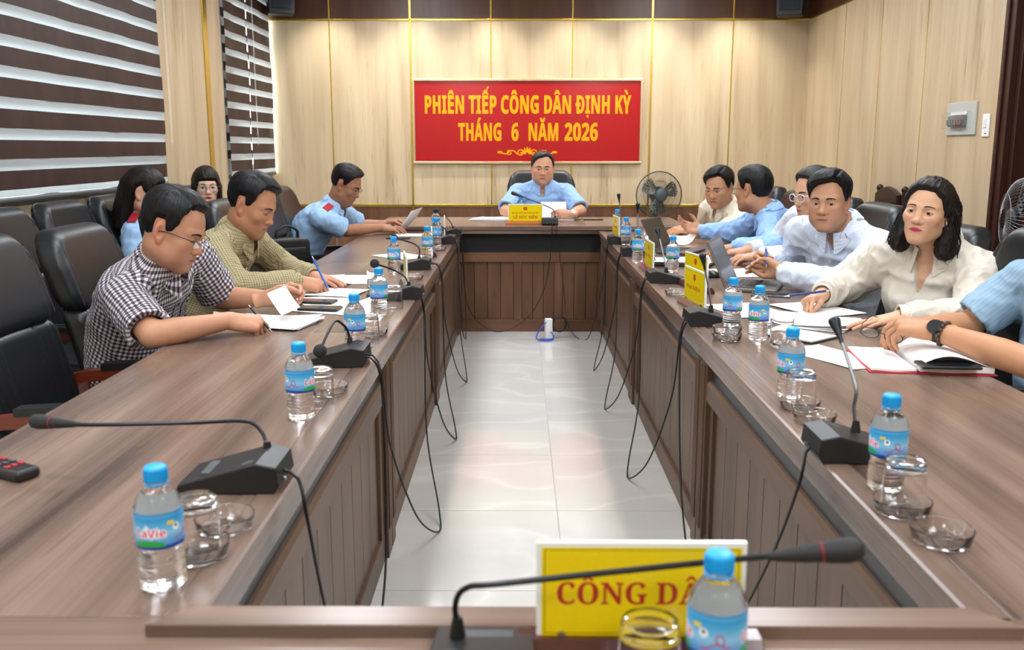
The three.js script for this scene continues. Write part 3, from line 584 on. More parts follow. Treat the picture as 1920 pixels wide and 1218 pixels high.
// ---------------------------------------------------------------- tumblers and glass dishes
const tumblerGeo = lathe([[0, 0], [0.03, 0], [0.0325, 0.004], [0.034, 0.02], [0.0355, 0.088], [0.0348, 0.089], [0.034, 0.088], [0.0322, 0.02], [0.03, 0.011], [0, 0.0095]], 40);
const dishGeo = lathe([[0, 0], [0.036, 0], [0.043, 0.004], [0.0475, 0.024], [0.0465, 0.0255], [0.045, 0.0245], [0.041, 0.0085], [0.034, 0.0055], [0, 0.005]], 40);
const flipped = tumblerGeo.clone().rotateX(Math.PI).translate(0, 0.089, 0);
function dish(label, x, z, y = TOP) { return solo('glass_dish', dishGeo, M.glass, label, 'dish', [x, y, z], 0, 'small round glass dishes'); }
function tumbler(label, x, z, up = false, y = TOP) {
  if (!up) return solo('glass_tumbler', flipped, M.glass, label, 'tumbler', [x, y, z], 0, 'clear glass tumblers');
  const t = thing('glass_tumbler', label, 'tumbler', [x, y, z], 0, 'clear glass tumblers'); part('glass_body', tumblerGeo, M.glass, t);
  part('water', lathe([[0, 0.0105], [0.0296, 0.012], [0.0318, 0.0205], [0.0328, 0.045], [0, 0.045]], 36), M.water, t); return t;
}
dish('glass dish under the upturned tumbler nearest the viewer on the left table', -0.476, -1.3); tumbler('upturned tumbler on its dish nearest the viewer on the left table', -0.476, -1.3, false, TOP + 0.0056);
dish('empty glass dish beside the near left microphone', -0.468, -1.405);
tumbler('upturned tumbler behind the second bottle of the left table', -0.47, -2.14); dish('glass dish behind the second bottle of the left table', -0.466, -2.24);
tumbler('upturned tumbler behind the third bottle of the left table', -0.468, -2.86); dish('glass dish behind the third bottle of the left table', -0.466, -2.96);
tumbler('half filled tumbler beside the papers of the olive shirt man', -0.61, -3.95, true); dish('glass dish beside the fourth left microphone', -0.482, -4.26);
tumbler('upturned tumbler beside the fourth left bottle', -0.468, -3.47); dish('glass dish next to the second left sign', -0.47, -5.5);
dish('glass dish under the upturned tumbler nearest the viewer on the right table', 0.642, -1.478); tumbler('upturned tumbler on its dish nearest the viewer on the right table', 0.642, -1.478, false, TOP + 0.0056);
dish('empty glass dish nearest the viewer on the right table', 0.655, -1.36);
dish('glass dish under the upturned tumbler by the long gooseneck microphone', 0.655, -2.1); tumbler('upturned tumbler on its dish by the long gooseneck microphone', 0.655, -2.1, false, TOP + 0.0056);
dish('empty glass dish beside the long gooseneck microphone', 0.655, -1.99);
tumbler('half filled tumbler in front of the woman in the cream blouse', 0.806, -2.8, true);
dish('glass dish in front of the fourth bottle of the right table', 0.662, -2.9); dish('glass dish stacked on another in front of the fourth bottle', 0.662, -2.9, TOP + 0.021);
dish('glass dish in front of the two yellow signs on the right table', 0.652, -3.8);
tumbler('upright tumbler beside the far papers of the right table', 0.79, -6.05, true);
tumbler('upturned tumbler in front of the public sign', 0.146, -0.95); dish('glass dish behind the third yellow sign on the right table', 0.66, -4.36);
// ---------------------------------------------------------------- gooseneck microphones with their cables
const micBase = (() => { const g = extrude([[0.092, 0], [0.086, 0.012], [-0.05, 0.05], [-0.082, 0.043], [-0.086, 0.012], [-0.078, 0]], 0.112, 0.003); g.rotateY(-Math.PI / 2); g.translate(0.056, 0.004, 0); return metreUV(g, 'z'); })();
// neck: points relative to the base in its own axes (front towards the sitter = +z)
function mic(label, x, z, turn, neck, head, y = TOP) {
  const t = thing('desk_microphone', label, 'microphone', [x, y, z], turn, 'gooseneck desk microphones'), p = neck.map((q) => V(...q));
  const b = part('base', micBase, M.plastic, t);
  part('speaker_grille', box(0.07, 0.002, 0.06, 0, 0.031, 0.025).rotateX(0), M.plasticGrey, b).rotation.x = 0.0;
  part('button', plain(new THREE.CylinderGeometry(0.011, 0.011, 0.004, 20).rotateX(0.27).translate(0.035, 0.05, -0.03)), M.plasticGrey, b);
  part('socket', plain(new THREE.CylinderGeometry(0.004, 0.004, 0.01, 10).rotateX(Math.PI / 2).translate(0.02, 0.018, -0.088)), M.steel, b);
  part('rubber_foot', box(0.1, 0.006, 0.15, 0, 0.003, 0), M.black, b);
  part('collar', rod([p[0].x, p[0].y - 0.012, p[0].z], [p[0].x, p[0].y + 0.012, p[0].z], 0.01, 0.006), M.black, t);
  const shiny = head === 'cone';
  part('gooseneck', tube(p, 0.0036, 60, 10), shiny ? M.steel : M.darkSteel, t);
  const e = p[p.length - 1], d = e.clone().sub(p[p.length - 2]).normalize(), q = new THREE.Quaternion().setFromUnitVectors(V(0, 1, 0), d);
  let g, m = M.black;
  if (head === 'ball') { g = ball(0.0185, 0, 0.006, 0, 1, 1, 1, 24, 18); m = std(0x2a2b2c, 0.95, { bumpMap: grainBump, bumpScale: 0.001 }); }
  else if (head === 'cone') { g = lathe([[0.0038, -0.05], [0.0048, -0.035], [0.011, -0.008], [0.0125, 0.0], [0.011, 0.006], [0, 0.0085]], 24); m = M.darkSteel; }
  else { g = lathe([[0.0038, -0.07], [0.006, -0.06], [0.0095, -0.03], [0.0105, -0.012], [0.0125, -0.004], [0.014, 0.014], [0.0125, 0.026], [0.007, 0.032], [0, 0.033]], 24); m = std(0x1c1e20, 0.6, { bumpMap: grainBump, bumpScale: 0.0008 }); }
  g.applyQuaternion(q); g.translate(e.x, e.y, e.z); const hd = part('microphone_head', g, m, t);
  if (head === 'long') { const r = new THREE.TorusGeometry(0.0108, 0.0012, 8, 24).rotateX(Math.PI / 2); r.translate(0, -0.012, 0); r.applyQuaternion(q); r.translate(e.x, e.y, e.z); part('red_ring', plain(r), std(0x8a1b22, 0.4), hd); }
  return t;
}
const LT = -Math.PI / 2, RT = Math.PI / 2;               // sitters towards -x / +x
mic('blurred black microphone nearest the viewer on the left table, neck lying level', -0.508, -1.61, LT, [[-0.04, 0.055, -0.045], [-0.06, 0.08, -0.03], [-0.058, 0.1, 0.0], [-0.02, 0.108, 0.09], [0.0, 0.11, 0.27], [-0.02, 0.109, 0.35]], 'long');
mic('ball headed microphone with its neck bent down in front of the purple shirt man', -0.51, -2.57, LT, [[-0.04, 0.055, -0.03], [-0.04, 0.085, -0.025], [-0.035, 0.106, -0.012], [-0.02, 0.118, 0.005], [0.05, 0.1, 0.012], [0.12, 0.066, 0.02]], 'ball');
mic('ball headed microphone just before the first left yellow sign', -0.472, -3.74, LT, [[0.0, 0.055, -0.03], [-0.02, 0.08, -0.015], [-0.03, 0.1, 0.015], [-0.01, 0.12, 0.05], [0.03, 0.142, 0.096]], 'ball');
mic('ball headed microphone beside the second left bottle group', -0.525, -4.66, LT, [[0.0, 0.055, -0.03], [0, 0.1, -0.032], [0.0, 0.12, -0.015], [0.005, 0.136, 0.02], [0.02, 0.156, 0.085]], 'ball');
mic('far ball headed microphone behind the second left yellow sign', -0.48, -5.92, LT, [[0.0, 0.055, -0.03], [0, 0.09, -0.02], [0.0, 0.105, 0.0], [0, 0.117, 0.02]], 'ball');
mic('farthest ball headed microphone on the left table', -0.475, -6.42, LT, [[0.0, 0.055, -0.03], [0, 0.1, -0.01], [0.0, 0.13, 0.02], [0, 0.17, 0.082]], 'ball');
mic('black microphone with a long curved neck beside the name plate on the head table', 0.235, -6.93, Math.PI, [[-0.038, 0.055, -0.02], [-0.037, 0.09, 0.005], [-0.01, 0.12, 0.02], [0.1, 0.165, 0.04], [0.255, 0.222, 0.06]], 'long', 0.787);
mic('microphone with a tall steel gooseneck nearest the viewer on the right table', 0.667, -1.775, RT, [[0.0, 0.06, 0.0], [-0.004, 0.1, -0.008], [-0.01, 0.135, -0.008], [0.02, 0.18, -0.014], [0.08, 0.255, -0.028]], 'cone');
mic('microphone with a steel gooseneck behind the stacked dishes', 0.665, -3.17, RT, [[0.0, 0.055, 0.0], [0.0, 0.09, -0.004], [0.0, 0.14, -0.014], [0.0, 0.19, -0.026], [0.0, 0.238, -0.036]], 'cone');
mic('microphone with a steel gooseneck in front of the sign turned to the viewer', 0.672, -4.2, RT, [[0.0, 0.055, 0.0], [0.02, 0.11, -0.01], [0.06, 0.17, -0.02], [0.1, 0.228, -0.03]], 'cone');
mic('microphone with an upright steel neck, second farthest on the right table', 0.668, -5.24, RT, [[0.0, 0.055, 0.0], [0.0, 0.12, 0.003], [0.01, 0.2, 0.003], [0.01, 0.287, 0.002]], 'cone');
mic('microphone with a leaning steel neck, farthest on the right table', 0.655, -5.9, RT, [[0.0, 0.055, 0.02], [0.0, 0.13, 0.0], [0.0, 0.22, -0.014], [0.0, 0.308, -0.024]], 'cone');
mic('blurred microphone on the front table reaching across the yellow public sign', -0.04, -0.975, Math.PI, [[0.03, 0.05, 0.03], [0.032, 0.08, 0.028], [0.018, 0.105, 0.018], [-0.03, 0.12, 0.0], [-0.29, 0.157, -0.015], [-0.382, 0.17, -0.025]], 'long');
// cables hang from one microphone over the table edge to the floor and up to the next
function cable(label, pts, r = 0.0032, m = M.cable) { return solo('microphone_cable', tube(pts, r, 90, 7), m, label, 'cable', [0, 0, 0], 0, 'black microphone cables'); }
function hang(label, s, xe, z0, z1, low, bulge = 0.05) {   // s: +1 aisle towards +x; xe: aisle edge
  const x1 = xe + s * 0.008, x2 = xe + s * 0.03, xi = xe - s * 0.045;
  cable(label, [[xi, TOP + 0.022, z0], [xe - s * 0.02, TOP + 0.03, z0], [x1 + s * 0.006, TOP + 0.014, z0], [x2, TOP - 0.06, z0 + 0.01], [x2, 0.45, lerp(z0, z1, 0.12)], [x2 + s * bulge * 0.5, 0.15, lerp(z0, z1, 0.3)], [x2 + s * bulge, low, lerp(z0, z1, 0.48)], [x2 + s * bulge * 0.9, low + 0.03, lerp(z0, z1, 0.6)], [x2 + s * 0.02, 0.25, lerp(z0, z1, 0.85)], [x2, TOP - 0.1, z1 - 0.01], [x1 + s * 0.006, TOP + 0.012, z1], [xe - s * 0.02, TOP + 0.028, z1], [xi, TOP + 0.022, z1]]);
}
hang('black cable hanging from the near left microphone to the ball headed one', 1, -0.41, -1.6, -2.53, 0.02, 0.02);
hang('black cable looping between the second and third left microphones', 1, -0.41, -2.56, -3.72, 0.01, 0.1);
hang('black cable looping between the third and fourth left microphones', 1, -0.41, -3.75, -4.64, 0.012, 0.09);
hang('black cable looping between the fourth and fifth left microphones', 1, -0.41, -4.67, -5.9, 0.012, 0.08);
hang('black cable between the two farthest left microphones', 1, -0.41, -5.93, -6.42, 0.08, 0.03);
hang('black cable looping from the near right microphone to the one behind it', -1, 0.59, -1.78, -3.14, 0.012, 0.04);
hang('black cable looping between the second and third right microphones', -1, 0.59, -3.18, -4.18, 0.012, 0.1);
hang('black cable looping between the third and fourth right microphones', -1, 0.59, -4.22, -5.2, 0.012, 0.1);
hang('black cable looping between the two farthest right microphones', -1, 0.59, -5.24, -5.9, 0.012, 0.09);
cable('thin black cable drooping from the head table microphone to the left', [[0.245, 0.805, -6.85], [0.25, 0.803, -6.81], [0.25, 0.79, -6.785], [0.24, 0.6, -6.775], [0.2, 0.35, -6.775], [0.1, 0.15, -6.765], [-0.05, 0.04, -6.74], [-0.2, 0.03, -6.73], [-0.36, 0.2, -6.72], [-0.395, 0.6, -6.6], [-0.4, 0.765, -6.45], [-0.45, 0.772, -6.43]], 0.0028);
cable('thin black cable looping from the head table microphone down to the floor on the right', [[0.26, 0.805, -6.85], [0.275, 0.803, -6.81], [0.278, 0.79, -6.785], [0.3, 0.6, -6.775], [0.34, 0.3, -6.76], [0.36, 0.1, -6.7], [0.42, 0.012, -6.58], [0.5, 0.02, -6.5], [0.55, 0.3, -6.3], [0.57, 0.6, -6.05], [0.582, 0.765, -5.96], [0.63, 0.772, -5.93]], 0.0028);
// ---------------------------------------------------------------- yellow name plates
function plateTex(lines, emblem) {
  return canvasTex(768, 400, (g, w, h) => {
    g.fillStyle = '#f0d400'; g.fillRect(0, 0, w, h); g.strokeStyle = '#8f8200'; g.lineWidth = 4; g.strokeRect(12, 12, w - 24, h - 24);
    if (emblem) { g.fillStyle = '#c8281e'; g.beginPath(); g.arc(w / 2, 92, 46, 0, 7); g.fill(); g.fillStyle = '#f0c000'; g.beginPath(); for (let i = 0; i < 10; i++) { const a = i * Math.PI / 5 - Math.PI / 2, r = i % 2 ? 8 : 20; g.lineTo(w / 2 + r * Math.cos(a), 84 + r * Math.sin(a)); } g.fill(); g.strokeStyle = '#f0c000'; g.lineWidth = 5; g.beginPath(); g.arc(w / 2, 92, 34, 0.3, 2.85); g.stroke(); }
    g.fillStyle = '#b5301c'; g.strokeStyle = '#b5301c';
    for (const [t, xa, xb, y, cap] of lines) viText(g, t, xa * w, xb * w, y * h, cap, 1.5, 'serif');
  });
}
function namePlate(label, x, z, turn, tex, opts = {}) {
  const y = opts.y || TOP, w = opts.w || 0.25, h = opts.h || 0.13, t = thing('name_plate', label, 'name plate', [x, y, z], turn, 'yellow name plates on wooden bases');
  const baseM = opts.orange ? M.orangeWood : M.maroonWood;
  const bg = extrude([[-0.024, 0], [0.024, 0], [0.024, 0.008], [0.012, 0.024], [-0.012, 0.024], [-0.024, 0.008]], w + 0.04, 0.002); bg.rotateY(Math.PI / 2); bg.translate(-(w + 0.04) / 2, 0.002, 0); part('wooden_base', metreUV(bg, 'x'), baseM, t, opts.orange ? 'orange brown wooden base' : 'dark red polished wooden base');
  const pl = part('acrylic_plate', box(w, h, 0.008, 0, 0.022 + h / 2, 0, 'x', 0.0015), std(0xeef2ea, 0.15), t, 'thick pale acrylic slab');
  const f = new THREE.PlaneGeometry(w - 0.012, h - 0.012); f.translate(0, 0.022 + h / 2, 0.0045); part('printed_face', f, std(0xffffff, 0.2, { map: tex }), pl, 'yellow printed face');
  const f2 = f.clone().rotateY(Math.PI); part('printed_face', f2, std(0xd9c63a, 0.3), pl, 'yellow back face');
  for (const s of [-1, 1]) part('fixing_stud', plain(new THREE.CylinderGeometry(0.005, 0.005, 0.016, 14).rotateX(Math.PI / 2).translate(s * (w / 2 - 0.03), 0.03, 0.001)), M.chrome, t);
  return t;
}
const texHead = plateTex([['PHÓ CHỦ TỊCH ỦY BAN NHÂN DÂN TỈNH', 0.09, 0.9, 0.53, 30], ['LÊ ĐỨC TIẾN', 0.12, 0.87, 0.84, 66]], true);
const texPublic = plateTex([['CÔNG DÂN', 0.07, 0.93, 0.64, 98]], false);
const texSide = plateTex([['ĐẠI DIỆN', 0.16, 0.62, 0.62, 44], ['SỞ N', 0.24, 0.56, 0.86, 54]], true), texSide2 = plateTex([['ĐẠI DIỆN', 0.1, 0.8, 0.62, 44]], true);
namePlate('yellow name plate with red emblem and a name on the head table', 0.055, -6.92, 0, texHead, { y: 0.787, w: 0.255, orange: true });
namePlate('large blurred yellow public sign on the front table', 0.146, -1.03, 0.0, texPublic, { w: 0.247, h: 0.124 });
const LF = Math.PI / 2, RF = -Math.PI / 2;
namePlate('first yellow sign on the left table, beside the olive shirt man', -0.482, -3.98, LF + 0.16, texSide2);
namePlate('second yellow sign on the left table, near the far bottles', -0.49, -5.3, LF + 0.1, texSide2);
namePlate('farthest yellow sign on the left table', -0.485, -6.18, LF + 0.08, texSide2);
namePlate('yellow sign turned towards the viewer in front of the grey laptop', 0.765, -3.98, RF + 0.2, texSide);
namePlate('yellow sign with red emblem nearest the viewer on the right table', 0.668, -3.48, RF + 0.12, texSide2);
namePlate('yellow sign before the second laptop on the right table', 0.645, -4.56, RF + 0.02, texSide2);
namePlate('farthest yellow sign on the right table', 0.655, -6.24, RF + 0.06, texSide2);
// ---------------------------------------------------------------- papers, phones, laptops and other desk things
const pageTex = canvasTex(512, 724, (g, w, h) => {
  g.fillStyle = '#f6f6f6'; g.fillRect(0, 0, w, h); g.fillStyle = '#b9bcc4';
  for (let y = 70; y < h - 60; y += 17) { let x = 60; const end = (y % 5 === 0 ? 0.6 : 0.9) * w; while (x < end) { const l = 12 + rnd() * 40; g.fillRect(x, y, Math.min(l, end - x), 5); x += l + 8; } }
});
const printed = std(0xffffff, 0.75, { map: pageTex });
function sheetGeo(w, l, curl, lift = 0, thick = 0.0006, sd = 1) { // curl: bend of the far edge, lift: one corner raised
  const g = new THREE.BoxGeometry(w, thick, l, 10, 1, 14), p = g.attributes.position;
  for (let i = 0; i < p.count; i++) { const x = p.getX(i), z = p.getZ(i), u = x / w + 0.5, v = z / l + 0.5; p.setY(i, p.getY(i) + thick / 2 + curl * v * v * v + lift * Math.max(0, u + v - 1.2) ** 2 + 0.0012 * (1 + Math.sin(7 * u + sd) * Math.cos(5 * v + sd))); }
  g.computeVertexNormals(); return g;
}
function paper(label, x, z, turn, o = {}) {
  const g = sheetGeo(o.w || 0.21, o.l || 0.297, o.curl || 0, o.lift || 0, o.thick || 0.001, x * 9);
  return solo(o.name || 'paper_sheet', g, o.blank ? M.paper : printed, label, o.cat || 'paper', [x, (o.y || TOP) + 0.0005 + (o.up || 0), z], turn, o.group || 'loose papers on the tables');
}
function stackOf(n, label, x, z, turn, o = {}) { // a clipped set of sheets: one thing, every sheet a part
  const t = thing('paper_stack', label, 'papers', [x, (o.y || TOP) + 0.0005, z], turn, 'stacks of papers');
  for (let k = 0; k < n; k++) { const m = part('sheet', sheetGeo(o.w || 0.21, o.l || 0.297, (o.curl || 0) * k / n, (o.lift || 0) * k / n, 0.0012, k), k === n - 1 ? printed : M.paper, t); m.position.set(rr(-0.012, 0.012), k * 0.0022, rr(-0.012, 0.012)); m.rotation.y = rr(-0.09, 0.09); }
  return t;
}
stackOf(5, 'stack of papers under the hands of the purple shirt man', -0.85, -3.17, 1.35, { lift: 0.02 });
paper('white paper lying between the phones and the left table edge', -0.67, -3.46, 1.2, { lift: 0.12 });
paper('white paper under the two phones', -0.745, -3.62, 0.5);
paper('paper the olive shirt man is writing on', -0.8, -3.86, 1.3, { up: 0.004 });
stackOf(4, 'papers pushed behind the writing hand of the olive shirt man', -0.88, -4.22, 0.25);
paper('single white paper near the half filled tumbler', -0.73, -4.26, 0.1, { blank: true });
paper('white paper lying alone in front of the empty chair', -0.645, -5.2, 0.8, { blank: true });
paper('paper lying flat before the uniformed man', -0.72, -6.48, 1.5);
stackOf(6, 'loose pile of papers on the head table left of the name plate', -0.2, -7.4, 1.2, { y: 0.787, lift: 0.05 });
paper('paper lying flat under the hand of the man at the head table', 0.3, -7.42, 1.4, { y: 0.787 });
stackOf(4, 'open papers in front of the woman in the cream blouse', 1.02, -3.2, -0.55, { w: 0.3, l: 0.25, lift: 0.03 });
paper('white paper under the writing hand of the woman in the cream blouse', 1.12, -3.46, 0.4, { up: 0.003 });
paper('white paper behind the two middle bottles of the right table', 0.86, -3.45, 0.25, { blank: true });
paper('blank white paper partly under the red notebook', 0.925, -2.66, 0.45, { w: 0.15, blank: true });
paper('paper beside the clasped hands of the man with the gold watch', 1.06, -4.5, 0.2);
stackOf(4, 'papers before the two far men of the right table', 1.02, -6.28, 1.4);
paper('folded paper standing up by the far laptop', 0.98, -5.98, 0.9, { lift: 0.16 });
function phone(label, x, z, turn, y = TOP, c = 0x1a1c20) {
  const t = thing('mobile_phone', label, 'phone', [x, y, z], turn, 'mobile phones on the tables');
  part('phone_body', box(0.075, 0.0085, 0.155, 0, 0.0045, 0, 'z', 0.004), std(c, 0.35), t); part('phone_glass', box(0.068, 0.0008, 0.147, 0, 0.009, 0), M.screen, t); part('camera_lens', plain(new THREE.CylinderGeometry(0.0025, 0.0025, 0.001, 10).translate(0, 0.0092, -0.066)), M.black, t);
  return t;
}
phone('black phone closer to the viewer on the papers of the left table', -0.74, -3.44, 1.45, TOP + 0.004); phone('black phone farther back on the papers of the left table', -0.79, -3.6, 1.4, TOP + 0.004);
phone('dark phone beside the papers of the uniformed man', -0.8, -6.24, 1.5); phone('black phone lying on the head table at the right', 0.595, -7.4, 1.5, 0.787);
phone('grey phone lying in front of the laptop of the man with the gold watch', 1.04, -3.8, 1.25, TOP, 0x5b666f);
phone('black phone lying on the open red notebook', 1.155, -2.45, 1.5, TOP + 0.021, 0x101214);
{
  const pouch = thing('key_pouch', 'small black pouch leaning at the curled paper on the left table', 'pouch', [-0.56, TOP, -3.6], 0.4); part('pouch_body', box(0.05, 0.035, 0.09, 0, 0.0175, 0, 'z', 0.01), M.leather, pouch); part('zip', box(0.002, 0.004, 0.07, 0.0255, 0.024, 0), M.steel, pouch);
  const r = thing('remote_control', 'black remote control with red buttons at the left picture edge', 'remote', [-0.965, TOP, -1.66], 1.1);
  part('body', box(0.05, 0.022, 0.16, 0, 0.011, 0, 'z', 0.009), M.plastic, r);
  for (let i = 0; i < 3; i++) for (let j = 0; j < 4; j++) part('button', box(0.009, 0.003, 0.012, -0.014 + i * 0.014, 0.023, -0.04 + j * 0.026, 'z', 0.001), j % 2 ? std(0xb0282e, 0.5) : M.plasticGrey, r);
}
function laptop(label, x, z, turn, lidC, open, w, d, mark) {
  const t = thing('laptop', label, 'laptop', [x, TOP, z], turn), lidM = std(lidC, 0.35, { metalness: 0.35 });  // hinge at origin, user towards +z
  const b = part('keyboard_base', box(w, 0.014, d, 0, 0.009, d / 2, 'x', 0.004), lidM, t);
  const rows = []; for (let j = 0; j < 5; j++) for (let i = 0; i < 13; i++) rows.push(box(w * 0.062, 0.002, d * 0.075, (i - 6) * w * 0.07, 0.0168, d * (0.16 + j * 0.095)));
  part('keys', join(rows), M.black, b); part('touchpad', box(w * 0.32, 0.0006, d * 0.26, 0, 0.0163, d * 0.8), M.plasticGrey, b);
  const lid = part('lid', box(w, d, 0.008, 0, d / 2, 0, 'x', 0.003), lidM, t); lid.position.set(0, 0.016, 0); lid.rotation.x = -open;
  part('display', box(w * 0.95, d * 0.88, 0.001, 0, d * 0.52, 0.0045), M.screen, lid);
  if (mark) { const l = join(extrude([[-0.014, -0.016], [-0.006, -0.016], [0.0, 0.006], [0.004, -0.004], [0.011, -0.016], [0.016, -0.016], [0.003, 0.02], [-0.004, 0.02]], 0.0008)); l.rotateY(Math.PI); l.translate(0, d / 2, -0.0042); part('lid_emblem', l, M.black, lid); }
  else { const l = box(0.05, 0.006, 0.0008, 0, d * 0.5, -0.0045); part('lid_emblem', l, std(0xa02030, 0.4), lid); }
  return t;
}
laptop('grey laptop open before the man with the gold watch', 0.935, -4.06, 1.18, 0x77736a, 0.42, 0.3, 0.21, true);
laptop('dark laptop with a reddish grey lid open before the bright blue shirt man', 0.86, -5.46, 1.05, 0x5d4f4e, 0.5, 0.29, 0.2, false);
{
  const m = thing('computer_mouse', 'black computer mouse behind the turned yellow sign', 'mouse', [0.9, TOP, -4.36], 1.2);
  part('mouse_shell', nets((x, y, z) => Math.max((Math.hypot(x / 0.032, y / 0.036, z / 0.055) - 1) * 0.03, -y + 0.001), [-0.04, -0.004, -0.065], [0.04, 0.045, 0.065], 0.004), std(0x111214, 0.3), m); part('wheel', plain(new THREE.TorusGeometry(0.006, 0.003, 8, 14).rotateY(Math.PI / 2).translate(0, 0.033, -0.03)), M.plasticGrey, m);
  const f = thing('document_folder', 'black document folder between the far yellow sign and the grey laptop', 'folder', [0.86, TOP, -4.86], 1.2); part('cover', box(0.24, 0.006, 0.33, 0, 0.003, 0, 'z', 0.002), M.leather, f); part('pages', box(0.21, 0.008, 0.3, 0.004, 0.01, 0), M.paper, f); part('cover', box(0.24, 0.004, 0.33, 0, 0.016, 0, 'z', 0.0015), M.leather, f);
  const w = thing('paper_stack', 'white papers lying on the black folder', 'papers', [0.86, TOP + 0.0185, -4.85], 1.35, 'stacks of papers'); for (let k = 0; k < 3; k++) { const q = part('sheet', sheetGeo(0.2, 0.28, 0, 0.01 * k, 0.001, k), k === 2 ? printed : M.paper, w); q.position.y = k * 0.002; q.rotation.y = k * 0.06; }
  const b = thing('open_notebook', 'open notebook with red hard cover under the hands holding glasses', 'notebook', [1.1, TOP, -2.6], -0.12), red = std(0xc01c34, 0.45);
  // spine along z; left leaf towards the aisle, thicker right leaf
  part('cover', box(0.125, 0.003, 0.3, -0.066, 0.0018, 0, 'z', 0.001), red, b, 'red hard cover'); part('cover', box(0.2, 0.003, 0.3, 0.1, 0.0018, 0, 'z', 0.001), red, b, 'red hard cover');
  part('page_block', sheetGeo(0.118, 0.285, 0, 0, 0.006, 1).translate(-0.064, 0.0035, 0), M.paper, b); part('page_block', sheetGeo(0.19, 0.285, 0, 0, 0.015, 2).translate(0.098, 0.0035, 0), M.paper, b);
  const pg = sheetGeo(0.2, 0.28, 0, 0, 0.0008, 3), P = pg.attributes.position; for (let i = 0; i < P.count; i++) { const u = P.getX(i) / 0.2 + 0.5; P.setY(i, P.getY(i) + 0.02 + 0.035 * Math.sin(Math.PI * Math.min(1, u * 1.1)) * (1 - 0.5 * u)); } pg.computeVertexNormals(); pg.translate(0.1, 0, 0.0); part('lifted_page', pg, M.paper, b);
  const n2 = thing('note_pad', 'thin writing pad under the open papers of the cream blouse woman', 'notebook', [0.9, TOP, -2.96], 0.7); part('pad', box(0.15, 0.006, 0.21, 0, 0.003, 0, 'z', 0.002), std(0x20242a, 0.5), n2); part('pages', box(0.14, 0.004, 0.2, 0, 0.008, 0), M.paper, n2);
}
function pen(label, a, b, c, tip = 0x9a9da0) {
  const A = V(...a), B = V(...b), t = thing('pen', label, 'pen', a), d = B.clone().sub(A), l = d.length(); t.quaternion.setFromUnitVectors(V(0, 1, 0), d.normalize());
  part('barrel', plain(new THREE.CylinderGeometry(0.0045, 0.0045, l * 0.86, 14).translate(0, l * 0.57, 0)), std(c, 0.35), t); part('tip', plain(new THREE.CylinderGeometry(0.0042, 0.0008, l * 0.14, 12).translate(0, l * 0.07, 0)), std(tip, 0.3, { metalness: 0.6 }), t); part('clip', box(0.0015, l * 0.25, 0.003, 0.0055, l * 0.84, 0), M.chrome, t); part('push_button', plain(new THREE.CylinderGeometry(0.0026, 0.0026, 0.012, 10).translate(0, l + 0.006, 0)), M.chrome, t);
  return t;
}
// ---------------------------------------------------------------- briefcase, fans, floor socket
{
  const b = thing('briefcase', 'black leather briefcase resting on the arm of the empty chair', 'bag', [-1.3, 0.652, -5.25], 0.5); b.scale.setScalar(0.66);
  part('body', nets((x, y, z) => sdSlab(x, y - 0.15, z, 0.2 - 0.06 * y, 0.15, 0.055, 0.04, 0.03), [-0.24, -0.02, -0.08], [0.24, 0.33, 0.08], 0.01), M.leather, b);
  for (const s of [-1, 1]) part('handle', tube([[-0.09, 0.28, s * 0.03], [-0.085, 0.36, s * 0.02], [0, 0.4, s * 0.015], [0.085, 0.36, s * 0.02], [0.09, 0.28, s * 0.03]], 0.008, 30, 8), M.leather, b);
  part('front_pocket', box(0.28, 0.15, 0.02, 0, 0.13, 0.055, 'x', 0.008), M.leather, b); part('zip', box(0.28, 0.006, 0.004, 0, 0.215, 0.064), M.steel, b);
  for (const s of [-1, 1]) part('buckle', box(0.014, 0.03, 0.006, s * 0.09, 0.25, 0.052), M.chrome, b);
}
